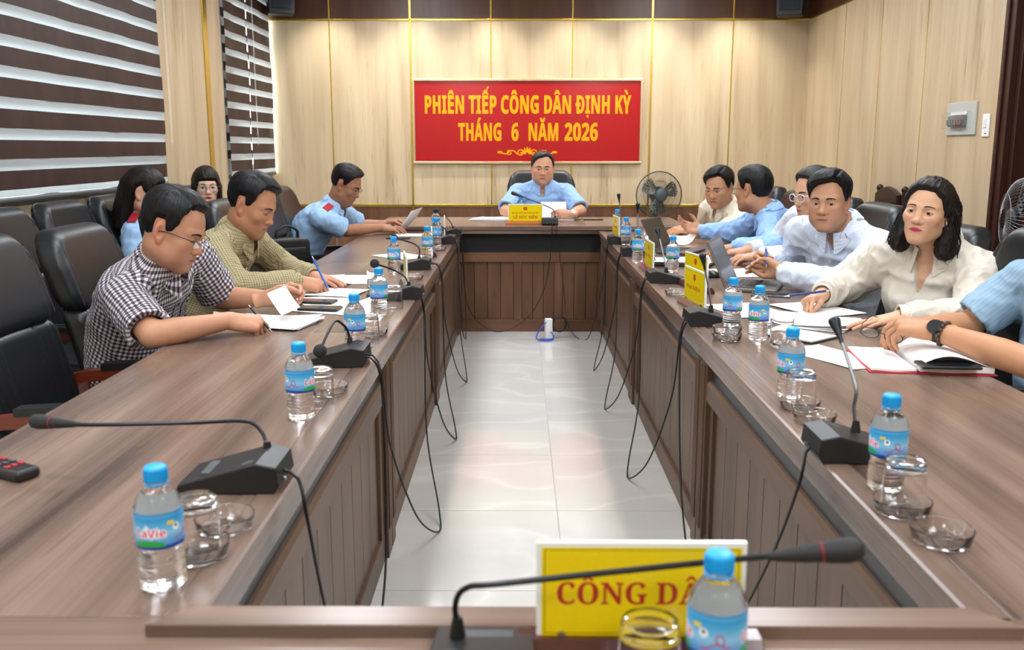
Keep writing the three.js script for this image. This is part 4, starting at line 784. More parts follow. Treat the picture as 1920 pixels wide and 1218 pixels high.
function fan(label, p, turn, R, hubY, wireM, bodyM, wires, D = 0.075, bladeM = std(0x8a8f86, 0.25, { transmission: 0.55, thickness: 0 })) {
  const t = thing('standing_fan', label, 'fan', p, turn), y = hubY;
  const ws = []; for (const s of [-1, 1]) for (let i = 0; i < wires; i++) { const a = i / wires * 6.2832, pt = (r, z) => [r * Math.cos(a + 0.25 * s * (1 - r / R)), y + r * Math.sin(a + 0.25 * s * (1 - r / R)), z]; ws.push(tube([pt(0.05, s * D), pt(R * 0.45, s * D * 0.97), pt(R * 0.85, s * D * 0.62), pt(R, s * 0.006)], 0.0011, 8, 4)); }
  for (const [r, z] of [[R, 0], [R * 0.6, D * 0.92], [R * 0.6, -D * 0.92]]) ws.push(plain(new THREE.TorusGeometry(r, r === R ? 0.005 : 0.0016, 6, 60).translate(0, y, z)));
  part('guard', join(ws), wireM, t, 'round wire guard');
  for (let k = 0; k < 3; k++) { const g = nets((x, yy, z) => { const a = Math.atan2(yy, x), r = Math.hypot(x, yy), w = 0.7 - 0.25 * r / R; return Math.max(Math.abs(z - 0.05 * a) - 0.0035, (Math.abs(a) - w) * r, 0.03 - r, r - R * 0.86 + 0.05 * a * a); }, [0, -R * 0.7, -0.07], [R, R * 0.7, 0.07], 0.0075); g.rotateZ(k * 2.0944 + 0.4); g.translate(0, y, 0); part('blade', g, bladeM, t); }
  part('hub_cap', ball(0.058, 0, y, 0.06, 1, 1, 0.5, 24, 14), bodyM, t); part('motor', join(rod([0, y, -0.05], [0, y, -0.2], 0.07, 0.05, 24), ball(0.05, 0, y, -0.2)), bodyM, t);
  part('pole', join(rod([0, 0.03, -0.12], [0, y - 0.2, -0.12], 0.016), rod([0, y - 0.22, -0.12], [0, y - 0.02, -0.13], 0.03, 0.034)), bodyM, t); part('base', lathe([[0, 0], [0.2, 0], [0.2, 0.012], [0.16, 0.03], [0.04, 0.045], [0, 0.045]], 36).translate(0, 0, -0.12), bodyM, t); part('control_box', box(0.1, 0.16, 0.08, 0, y - 0.34, -0.11, 'y', 0.01), std(0xb9bcb8, 0.4), t);
}
fan('grey standing fan behind the right end of the head table', [1.22, 0, -8.15], 0.12, 0.2, 0.945, std(0x3c4140, 0.4, { metalness: 0.4 }), std(0x47545a, 0.4), 72);
fan('large steel caged fan at the right picture edge by the dark door', [2.36, 0, -4.36], -1.85, 0.2, 1.02, M.steel, std(0x2a2c2e, 0.4), 60, 0.1, std(0x24262a, 0.5));
{
  const t = thing('power_adapter', 'white power adapter with a blue cord on the floor under the head table', 'adapter', [0.2, 0, -6.55], 0.2);
  part('adapter_body', box(0.05, 0.15, 0.05, 0.02, 0.075, 0, 'y', 0.006), M.white, t);
  part('blue_cord', tube([[0.0, 0.13, 0.02], [-0.05, 0.08, 0.04], [-0.08, 0.02, 0.05], [-0.02, 0.008, 0.09], [0.04, 0.012, 0.07], [0.0, 0.01, 0.04], [-0.07, 0.014, 0.07], [-0.03, 0.02, 0.1], [0.04, 0.025, 0.08], [0.03, 0.06, 0.03]], 0.004, 80, 7), std(0x1f4fc0, 0.45), t);
  part('coiled_lead', tube(Array.from({ length: 26 }, (_, i) => { const a = i * 0.7; return [0.11 + 0.05 * Math.cos(a), 0.1 + 0.055 * Math.sin(a), -0.06 + i * 0.0016]; }), 0.004, 120, 7), M.cable, t);
}
// ---------------------------------------------------------------- people
const v3 = { sub: (a, b) => [a[0] - b[0], a[1] - b[1], a[2] - b[2]], add: (a, b, k = 1) => [a[0] + b[0] * k, a[1] + b[1] * k, a[2] + b[2] * k], dot: (a, b) => a[0] * b[0] + a[1] * b[1] + a[2] * b[2], len: (a) => Math.hypot(...a), cross: (a, b) => [a[1] * b[2] - a[2] * b[1], a[2] * b[0] - a[0] * b[2], a[0] * b[1] - a[1] * b[0]], unit: (a) => { const l = Math.hypot(...a) || 1; return [a[0] / l, a[1] / l, a[2] / l]; }, mix: (a, b, t) => [lerp(a[0], b[0], t), lerp(a[1], b[1], t), lerp(a[2], b[2], t)] };
function seg(a, b, r0, r1 = r0) {
  const [ax, ay, az] = a, dx = b[0] - ax, dy = b[1] - ay, dz = b[2] - az, il = 1 / (dx * dx + dy * dy + dz * dz + 1e-12);
  return (x, y, z) => { const px = x - ax, py = y - ay, pz = z - az; let t = (px * dx + py * dy + pz * dz) * il; t = t < 0 ? 0 : t > 1 ? 1 : t; const u = px - dx * t, v = py - dy * t, w = pz - dz * t; return Math.sqrt(u * u + v * v + w * w) - r0 - (r1 - r0) * t; };
}
function ell(c, r) { const [cx, cy, cz] = c, [rx, ry, rz] = r, m = Math.min(rx, ry, rz); return (x, y, z) => { const a = (x - cx) / rx, b = (y - cy) / ry, d = (z - cz) / rz, k = Math.sqrt(a * a + b * b + d * d), g = Math.sqrt((a / rx) ** 2 + (b / ry) ** 2 + (d / rz) ** 2) || 1e-6; return k < 0.2 ? (k - 1) * m : k * (k - 1) / g; }; }
const lin = (hex) => { const c = new THREE.Color(hex); return [c.r, c.g, c.b]; };
function paint(g, f) { const p = g.attributes.position.array, c = new Float32Array(p.length); for (let i = 0; i < p.length; i += 3) { const q = f(p[i], p[i + 1], p[i + 2]); c[i] = q[0]; c[i + 1] = q[1]; c[i + 2] = q[2]; } g.setAttribute('color', new THREE.BufferAttribute(c, 3)); return g; }
const bump8 = (d, s) => Math.exp(-d * d / (s * s));
const skinMat = new THREE.MeshPhysicalMaterial({ color: 0xffffff, vertexColors: true, roughness: 0.5, specularIntensity: 0.7, sheen: 0.15, sheenRoughness: 0.5 });
const eyeMat = new THREE.MeshPhysicalMaterial({ color: 0xffffff, vertexColors: true, roughness: 0.18 });
const hairStreak = dataTex(256, 128, (u, v) => { const g = 128 + 120 * per(noise, u, v, 60, 3, 4.4); return [g, g, g]; }, false);
const hairMat = (hex) => std(hex, 0.5, { bumpMap: hairStreak, bumpScale: 0.0022, specularIntensity: 0.6 });
const M_HAIR = hairMat(0x0a0a0c), M_HAIR_BROWN = hairMat(0x17100d), M_HAIR_GREY = hairMat(0x25221f);
const M_BROW = std(0x1a1412, 0.8), M_LIPLINE = std(0x4a2520, 0.7), M_LASH = std(0x120d0c, 0.6);

// ---- head, in its own axes: origin between the ears, y up, z towards the face, x to the person's left
function headField(o, nl) {
  const w = o.wide || 1, jaw = o.jaw || 1, fem = o.fem || 0;
  const cran = ell([0, 0.036, -0.012], [0.077 * w, 0.086, 0.096]), face = ell([0, -0.028, 0.022], [0.066 * w, 0.088, 0.067]);
  const jl = seg([0.05 * w * jaw, -0.062, -0.002], [0.012, -0.101, 0.062], 0.024, 0.018), jr = seg([-0.05 * w * jaw, -0.062, -0.002], [-0.012, -0.101, 0.062], 0.024, 0.018);
  const chin = ell([0, -0.1, 0.067], [0.02, 0.015, 0.017]), cheekL = ell([0.043 * w, -0.02, 0.058], [0.022, 0.02, 0.02]), cheekR = ell([-0.043 * w, -0.02, 0.058], [0.022, 0.02, 0.02]);
  const jowlL = ell([0.04 * w, -0.06, 0.04], [0.026, 0.03, 0.03]), jowlR = ell([-0.04 * w, -0.06, 0.04], [0.026, 0.03, 0.03]);
  const browL = seg([0.01, 0.02, 0.081], [0.046, 0.022, 0.062], 0.01, 0.009), browR = seg([-0.01, 0.02, 0.081], [-0.046, 0.022, 0.062], 0.01, 0.009);
  const sockL = ell([0.032, 0.001, 0.09], [0.019, 0.012, 0.013]), sockR = ell([-0.032, 0.001, 0.09], [0.019, 0.012, 0.013]);
  const lidL = ell([0.032, 0, 0.0675], [0.0165, 0.0145, 0.015]), lidR = ell([-0.032, 0, 0.0675], [0.0165, 0.0145, 0.015]);
  const bagL = ell([0.032, -0.0135, 0.074], [0.014, 0.006, 0.008]), bagR = ell([-0.032, -0.0135, 0.074], [0.014, 0.006, 0.008]);
  const nb = seg([0, 0.01, 0.079], [0, -0.03, 0.0945], 0.0085, 0.0115), tip = ell([0, -0.0335, 0.0965], [0.0125, 0.0095, 0.0105]), wl = ell([0.0145, -0.0365, 0.0865], [0.0085, 0.0078, 0.0095]), wr = ell([-0.0145, -0.0365, 0.0865], [0.0085, 0.0078, 0.0095]);
  const nl1 = ell([0.0072, -0.0432, 0.0905], [0.0038, 0.0034, 0.0045]), nl2 = ell([-0.0072, -0.0432, 0.0905], [0.0038, 0.0034, 0.0045]);
  const upA = seg([0.024, -0.065, 0.0765], [0.005, -0.0605, 0.0865], 0.0045, 0.0058), upB = seg([-0.024, -0.065, 0.0765], [-0.005, -0.0605, 0.0865], 0.0045, 0.0058), lo = seg([0.014, -0.0715, 0.082], [-0.014, -0.0715, 0.082], 0.0066), muz = ell([0, -0.064, 0.064], [0.033, 0.026, 0.02]);
  const ear = (s) => { const body = ell([0, 0, 0], [0.0085, 0.031, 0.019]), lobe = ell([0, -0.026, 0.006], [0.007, 0.011, 0.01]), cup = ell([0.008, 0.003, 0.004], [0.0065, 0.019, 0.0105]); const cx = s * 0.0765 * w, ca = Math.cos(0.35), sa = Math.sin(0.35); return (x, y, z) => { let a = (x - cx) * s, b = y + 0.004, c = z + 0.01; const a2 = a * ca + c * sa, c2 = -a * sa + c * ca, b2 = b + 0.2 * c2; return smax(smin(body(a2, b2, c2), lobe(a2, b2, c2), 0.008), -cup(a2, b2, c2), 0.005); }; };
  const eL = ear(1), eR = ear(-1), neck = seg([0, -0.06, -0.022], nl, fem ? 0.047 : 0.057, fem ? 0.052 : 0.064), adam = fem ? null : ell([nl[0] * 0.35, lerp(-0.1, nl[1], 0.3), lerp(0.03, nl[2], 0.35) + 0.035], [0.014, 0.016, 0.012]);
  const fold = o.age ? [seg([0.024, -0.04, 0.083], [0.034, -0.058, 0.073], 0.0006), seg([-0.024, -0.04, 0.083], [-0.034, -0.058, 0.073], 0.0006)] : null;
  return (x, y, z) => {
    let d = smin(cran(x, y, z), face(x, y, z), 0.035); if (d > 0.09) { const n = neck(x, y, z); return Math.min(d, n); }
    d = smin(d, x > 0 ? jl(x, y, z) : jr(x, y, z), 0.028); d = smin(d, chin(x, y, z), 0.02); d = smin(d, x > 0 ? cheekL(x, y, z) : cheekR(x, y, z), 0.024); if (o.full) d = smin(d, x > 0 ? jowlL(x, y, z) : jowlR(x, y, z), 0.03);
    d = smin(d, muz(x, y, z), 0.022); d = smin(d, Math.min(browL(x, y, z), browR(x, y, z)) + (fem ? 0.003 : 0), 0.016);
    d = smax(d, -(x > 0 ? sockL(x, y, z) : sockR(x, y, z)), 0.014); d = smin(d, x > 0 ? lidL(x, y, z) : lidR(x, y, z), 0.006); if (o.age) d = smin(d, x > 0 ? bagL(x, y, z) : bagR(x, y, z), 0.008);
    d = smin(d, nb(x, y, z), 0.014); d = smin(d, tip(x, y, z), 0.008); d = smin(d, x > 0 ? wl(x, y, z) : wr(x, y, z), 0.006); d = smax(d, -(x > 0 ? nl1(x, y, z) : nl2(x, y, z)), 0.003);
    d = smin(d, x > 0 ? upA(x, y, z) : upB(x, y, z), 0.006); d = smin(d, lo(x, y, z), 0.005); if (fold) d = smax(d, -(x > 0 ? fold[0](x, y, z) : fold[1](x, y, z)), 0.006);
    d = smin(d, x > 0 ? eL(x, y, z) : eR(x, y, z), 0.008); d = smin(d, neck(x, y, z), 0.03); if (adam) d = smin(d, adam(x, y, z), 0.03);
    return d;
  };
}
function frontZ(f, x, y, z0 = 0.14) { let z = z0; for (let i = 0; i < 60; i++) { const d = f(x, y, z); if (d < 0.0003) break; z -= Math.max(d * 0.6, 0.0006); if (z < -0.1) break; } return z; }
function faceRibbon(f, pts, half, off) {                     // strip laid on the face along x,y points
  const P = [], I = [], n = pts.length;
  pts.forEach(([x, y], i) => { const q = pts[Math.min(i + 1, n - 1)], r = pts[Math.max(i - 1, 0)], dx = q[0] - r[0], dy = q[1] - r[1], l = Math.hypot(dx, dy), hw = half(i / (n - 1)); for (const s of [1, 0, -1]) { const X = x - s * dy / l * hw, Y = y + s * dx / l * hw; P.push(X, Y, frontZ(f, X, Y) + (s ? off * 0.2 : off)); } });
  for (let i = 0; i < n - 1; i++) for (let k = 0; k < 2; k++) { const a = 3 * i + k; I.push(a, a + 1, a + 3, a + 1, a + 4, a + 3); }
  const g = new THREE.BufferGeometry(); g.setAttribute('position', new THREE.Float32BufferAttribute(P, 3)); g.setIndex(I); g.computeVertexNormals(); return g;
}
const arc = (n, f) => Array.from({ length: n }, (_, i) => f(i / (n - 1)));
function eyePatch(s, open, gx, gy) {
  const P = [], C = [], I = [], N = 22, Mv = 10, R = 0.0155;
  for (let i = 0; i <= N; i++) for (let j = 0; j <= Mv; j++) {
    const u = i / N * 2 - 1, v = j / Mv, x = u * 0.0148, sh = Math.pow(Math.max(0, 1 - u * u), 0.7), yu = 0.0058 * open * sh + 0.0004 + 0.0008 * u * s, yl = -0.0040 * open * sh - 0.0002 + 0.0008 * u * s, y = lerp(yl, yu, v) - 0.0008, z = Math.sqrt(Math.max(R * R - x * x * 0.8 - y * y, 1e-6));
    P.push(s * 0.032 + x, y, 0.0675 + z); const r = Math.hypot(x - gx, y - gy - 0.0005);
    C.push(...(r < 0.0024 ? [0.004, 0.004, 0.004] : r < 0.0062 ? [0.018, 0.009, 0.006] : Math.abs(u) > 0.86 ? [0.45, 0.25, 0.21] : [0.6, 0.56, 0.53]));
  }
  for (let i = 0; i < N; i++) for (let j = 0; j < Mv; j++) { const a = i * (Mv + 1) + j, b = a + Mv + 1; I.push(a, b, a + 1, b, b + 1, a + 1); }
  const g = new THREE.BufferGeometry(); g.setAttribute('position', new THREE.Float32BufferAttribute(P, 3)); g.setAttribute('color', new THREE.Float32BufferAttribute(C, 3)); g.setIndex(I); g.computeVertexNormals();
  const edge = (top) => arc(14, (t) => { const i = Math.round(t * N), k = 3 * (i * (Mv + 1) + (top ? Mv : 0)); return [P[k], P[k + 1], P[k + 2] + 0.0004]; });
  return [g, edge(true), edge(false)];
}
// ---- hair: grown from the skull, ending at a hairline given as [degrees from the front, height]
function hairGeo(o, h) {
  const w = o.wide || 1, cran = ell([0, 0.036, -0.012], [0.0775 * w, 0.087, 0.0965]), face = ell([0, -0.028, 0.022], [0.066 * w, 0.088, 0.067]), L = o.line, ex = o.extra || null, cut = o.cut || null;
  const yline = (deg) => { for (let i = 1; i < L.length; i++) if (deg <= L[i][0]) return lerp(L[i - 1][1], L[i][1], sstep(0, 1, (deg - L[i - 1][0]) / (L[i][0] - L[i - 1][0]))); return L[L.length - 1][1]; };
  const f = (x, y, z) => {
    const sk = smin(cran(x, y, z), face(x, y, z), 0.035); if (sk > 0.12 && !ex) return sk;
    const deg = Math.abs(Math.atan2(x, z + 0.005)) * 57.2958, side = o.part || 0, yl = yline(deg) + (deg < 60 ? side * x * 0.25 : 0), m = y - yl, e = sstep(-0.004, 0.034, m);
    const fr = sstep(-0.02, 0.08, z), up = sstep(0.02, 0.1, y); let th = lerp(o.side, o.top, up) + (o.front || 0) * fr * up + (o.back || 0) * sstep(0.02, -0.09, z) * (1 - up);
    if (o.part) th -= 0.012 * bump8(x - o.part * 0.042, 0.006) * sstep(0.05, 0.09, y) * sstep(-0.03, 0.03, z);
    th += e * (o.rough || 0.0022) * (noise(x * 70 + 3, y * 22, z * 26) + 0.6 * noise(x * 140, y * 40, z * 45 + 2)); let d = sk - lerp(-0.007, th, e);
    if (ex) d = smin(d, ex(x, y, z), 0.02); if (cut) d = smax(d, -cut(x, y, z), 0.006);
    return d;
  };
  const b = o.box || [[-0.12, -0.14, -0.15], [0.12, 0.17, 0.14]], g = nets(f, b[0], b[1], h, 2.2), p = g.attributes.position.array, uv = new Float32Array(p.length / 3 * 2);
  for (let i = 0; i < p.length / 3; i++) { uv[2 * i] = Math.atan2(p[3 * i], p[3 * i + 2] + 0.01) * 0.6 + p[3 * i] * 3; uv[2 * i + 1] = p[3 * i + 1] * 5 + p[3 * i + 2] * 3; } g.setAttribute('uv', new THREE.BufferAttribute(uv, 2)); g.userData.f = f; return g;
}
function strands(f, n, h0, h1, from, sway) {                 // loose locks lying on the hair, heights and degrees from the front
  const gs = [];
  for (let i = 0; i < n; i++) {
    const a0 = (from + rnd() * (360 - 2 * from)) / 57.2958, ph = rr(0, 6), top = rr(h0, h0 - 0.06), end = rr(h1, h1 + 0.07), pts = [];
    for (let k = 0; k <= 7; k++) { const y = lerp(top, end, k / 7), a = a0 + 0.1 * Math.sin(k * 1.1 + ph), dx = Math.sin(a), dz = Math.cos(a); let r = 0.17; for (let m = 0; m < 40; m++) { const d = f(dx * r, y, dz * r - 0.01); if (d < 0.001) break; r -= Math.max(0.001, d * 0.7); if (r < 0.04) break; } if (r < 0.05) break; r += 0.0015 + sway * (k / 7) * (0.5 + 0.5 * Math.sin(k * 1.4 + ph)); pts.push([dx * r, y, dz * r - 0.01]); }
    if (pts.length > 3) gs.push(tube(pts, rr(0.0006, 0.0013), 14, 4));
  }
  return join(gs);
}
const SHORT = [[0, 0.08], [22, 0.079], [38, 0.07], [52, 0.05], [62, 0.02], [70, -0.004], [82, -0.01], [91, 0.026], [108, 0.022], [120, -0.04], [150, -0.075], [180, -0.08]];
const WH = { locks: [170, 0.06, -0.185, 75, 0.014], line: [[0, 0.073], [22, 0.07], [42, 0.05], [60, 0.005], [70, -0.02], [84, -0.012], [93, 0.03], [104, 0.02], [116, -0.06], [180, -0.14]], top: 0.015, side: 0.014, front: 0.004, back: 0.02, rough: 0.004, mat: M_HAIR_BROWN, label: 'shoulder length wavy black hair',
  extra: (() => { const a = seg([0.062, 0.0, -0.04], [0.082, -0.13, -0.035], 0.04, 0.04), b = seg([-0.062, 0.02, -0.03], [-0.082, -0.13, -0.015], 0.034, 0.038), c = seg([0, 0.0, -0.075], [0, -0.11, -0.1], 0.05, 0.042); return (x, y, z) => smin(smin(a(x, y, z), b(x, y, z), 0.03), c(x, y, z), 0.04) - 0.006 * noise(x * 30, y * 34, z * 30) - 0.004 * noise(x * 80, y * 40, z * 80); })(),
  cut: (() => { const n = seg([0, -0.03, 0.045], [0.0, -0.24, 0.02], 0.06, 0.085); return (x, y, z) => n(x, y, z); })(), box: [[-0.15, -0.2, -0.17], [0.15, 0.16, 0.13]] };
// ---- hand, in its own axes: origin at the wrist, fingers +z, palm facing +y; thumb at x = tx
const POSE = {
  rest: { c: [[0.25, 0.4, 0.2], [0.3, 0.45, 0.25], [0.35, 0.5, 0.25], [0.4, 0.5, 0.3]], th: [0.55, 0.25, 0.25], sp: 0.05 },
  flat: { c: [[0.08, 0.12, 0.06], [0.08, 0.12, 0.06], [0.1, 0.14, 0.06], [0.12, 0.16, 0.06]], th: [0.8, 0.1, 0.1], sp: 0.08 },
  pen: { c: [[0.75, 0.75, 0.35], [1.0, 0.95, 0.4], [1.2, 1.15, 0.5], [1.3, 1.15, 0.5]], th: [0.35, 0.75, 0.3], sp: 0.02 },
  grip: { c: [[0.7, 0.7, 0.35], [0.8, 0.75, 0.4], [0.9, 0.85, 0.4], [0.95, 0.85, 0.4]], th: [0.4, 0.7, 0.25], sp: 0.03 },
  fist: { c: [[1.1, 1.25, 0.6], [1.15, 1.3, 0.6], [1.2, 1.3, 0.6], [1.2, 1.25, 0.6]], th: [0.4, 0.75, 0.5], sp: 0.0 },
  open: { c: [[0.3, 0.5, 0.25], [0.45, 0.6, 0.3], [0.6, 0.7, 0.3], [0.7, 0.7, 0.3]], th: [0.9, 0.2, 0.15], sp: 0.1 },
};
function handGeo(pose, tx, sc, tone, h, femFinger = 1) {
  const P = POSE[pose], kn = [[0.03, 0.004, 0.09], [0.0095, 0.0, 0.094], [-0.0115, 0.001, 0.089], [-0.031, 0.004, 0.079]].map(([x, y, z]) => [x * tx, y, z]), ln = [[0.043, 0.026, 0.021], [0.047, 0.03, 0.022], [0.043, 0.028, 0.021], [0.034, 0.021, 0.019]], rad = [0.0092, 0.0094, 0.0088, 0.0078].map((r) => r * femFinger);
  const palm = [seg([tx * 0.012, 0.002, 0.0], kn[0], 0.019, 0.0125), seg([0, 0, 0], kn[1], 0.019, 0.0125), seg([0, 0, 0], kn[2], 0.019, 0.0118), seg([-tx * 0.012, 0.002, 0.0], kn[3], 0.018, 0.011), seg([tx * 0.016, 0.008, 0.018], [tx * 0.03, 0.012, 0.05], 0.016, 0.014), seg([-tx * 0.022, 0.007, 0.02], [-tx * 0.028, 0.007, 0.06], 0.013, 0.011)], fing = [], tips = [];
  kn.forEach((k, i) => { let a = 0, p = k; const sx = tx * (1.5 - i) * P.sp; for (let j = 0; j < 3; j++) { a += P.c[i][j]; const q = [p[0] + Math.sin(sx) * ln[i][j] * Math.cos(a), p[1] + Math.sin(a) * ln[i][j], p[2] + Math.cos(a) * ln[i][j] * Math.cos(sx)]; fing.push([seg(p, q, rad[i] * (1 - 0.07 * j), rad[i] * (1 - 0.07 * (j + 1))), i]); if (j === 2) tips.push([q, [0, -Math.cos(a), Math.sin(a)]]); p = q; } });
  { let p = [tx * 0.026, 0.012, 0.03], a = P.th[0], b = 0.35; const L = [0.042, 0.033, 0.026]; for (let j = 0; j < 3; j++) { const dx = Math.sin(a) * 0.85, dz = Math.cos(a), dy = 0.35 + 0.1 * j, l = Math.hypot(dx, dy, dz), q = [p[0] + tx * dx / l * L[j], p[1] + dy / l * L[j], p[2] + dz / l * L[j]]; fing.push([seg(p, q, 0.0125 - 0.0012 * j, 0.0112 - 0.0011 * j), 4]); if (j === 2) tips.push([q, [tx * 0.6, -0.7, 0.3]]); p = q; a -= P.th[Math.min(j + 1, 2)]; } }
  const wrist = seg([0, 0, -0.05], [0, 0, 0.0], 0.027, 0.021);
  const f = (x, y, z) => { let d = palm[0](x, y, z); for (let i = 1; i < 6; i++) d = smin(d, palm[i](x, y, z), 0.016); d = smin(d, wrist(x, y, z), 0.02); let e = 1; for (let i = 0; i < fing.length; i++) { const q = fing[i][0](x, y, z); if (q < e) e = q; } return smin(d, e, 0.008); };
  const g = nets(f, [-0.075, -0.06, -0.055], [0.075, 0.13, 0.21], h, 1.8);
  paint(g, (x, y, z) => { let k = 1 + 0.06 * noise(x * 60, y * 60, z * 60), r = 0; for (const q of kn) r += 0.1 * bump8(Math.hypot(x - q[0], y - q[1] + 0.008, z - q[2]), 0.012); let nail = 0; for (const [q, n] of tips) { const dx = x - q[0], dy = y - q[1], dz = z - q[2], al = dx * n[0] + dy * n[1] + dz * n[2]; if (al > 0.004) nail = Math.max(nail, bump8(Math.hypot(dx, dy, dz), 0.009)); r += 0.1 * bump8(Math.hypot(dx, dy, dz), 0.012); } return [tone[0] * k * (1 + r * 0.4) + nail * 0.1, tone[1] * k * (1 - r * 0.55) + nail * 0.06, tone[2] * k * (1 - r * 0.5) + nail * 0.06]; });
  g.scale(sc, sc, sc); return g;
}
function basis(f, n, at) { const F = v3.unit(f), d = v3.dot(n, F), N = v3.unit(v3.add(n, F, -d)), X = v3.cross(N, F); return new THREE.Matrix4().makeBasis(V(...X), V(...N), V(...F)).setPosition(...at); }
// ---- cloth prints, repeat in metres
const weave = dataTex(64, 64, (u, v, i, j) => { const g = 128 + 60 * (((i >> 2) + (j >> 2)) % 2 ? 1 : -1) * 0.5 + 30 * Math.sin(i * 1.57) * Math.sin(j * 1.57); return [g, g, g]; }, false); weave.repeat.set(220, 220);
const cloth = (map, rep, hex, rough = 0.8, ex = {}) => { if (map) map.repeat.set(rep, rep); return std(hex, rough, { map, bumpMap: weave, bumpScale: 0.0002, side: THREE.DoubleSide, ...ex }); };
const gingham = dataTex(64, 64, (u, v) => { const a = u < 0.5 ? 1 : 0, b = v < 0.5 ? 1 : 0, k = (a + b) / 2; return [lerp(226, 38, k), lerp(222, 28, k), lerp(228, 40, k)]; });
const olive = dataTex(64, 64, (u, v) => { const a = u < 0.12 || v < 0.12 ? 1 : 0, b = (u > 0.5 && u < 0.6) || (v > 0.5 && v < 0.6) ? 1 : 0; return a ? [96, 84, 58] : b ? [186, 176, 140] : [168, 156, 118]; });
const fineGrid = dataTex(64, 64, (u, v) => { const a = u < 0.16 || v < 0.16; return a ? [178, 196, 226] : [226, 234, 246]; });
const stripes = dataTex(64, 64, (u) => (u < 0.2 ? [170, 178, 196] : [222, 224, 230]));
const paleStripe = dataTex(64, 64, (u) => { const k = 6 * Math.sin(u * 6.283); return [146 + k, 176 + k, 200 + k]; });
const heather = dataTex(128, 128, () => { const k = rr(-10, 10); return [140 + k, 174 + k, 218 + k]; });

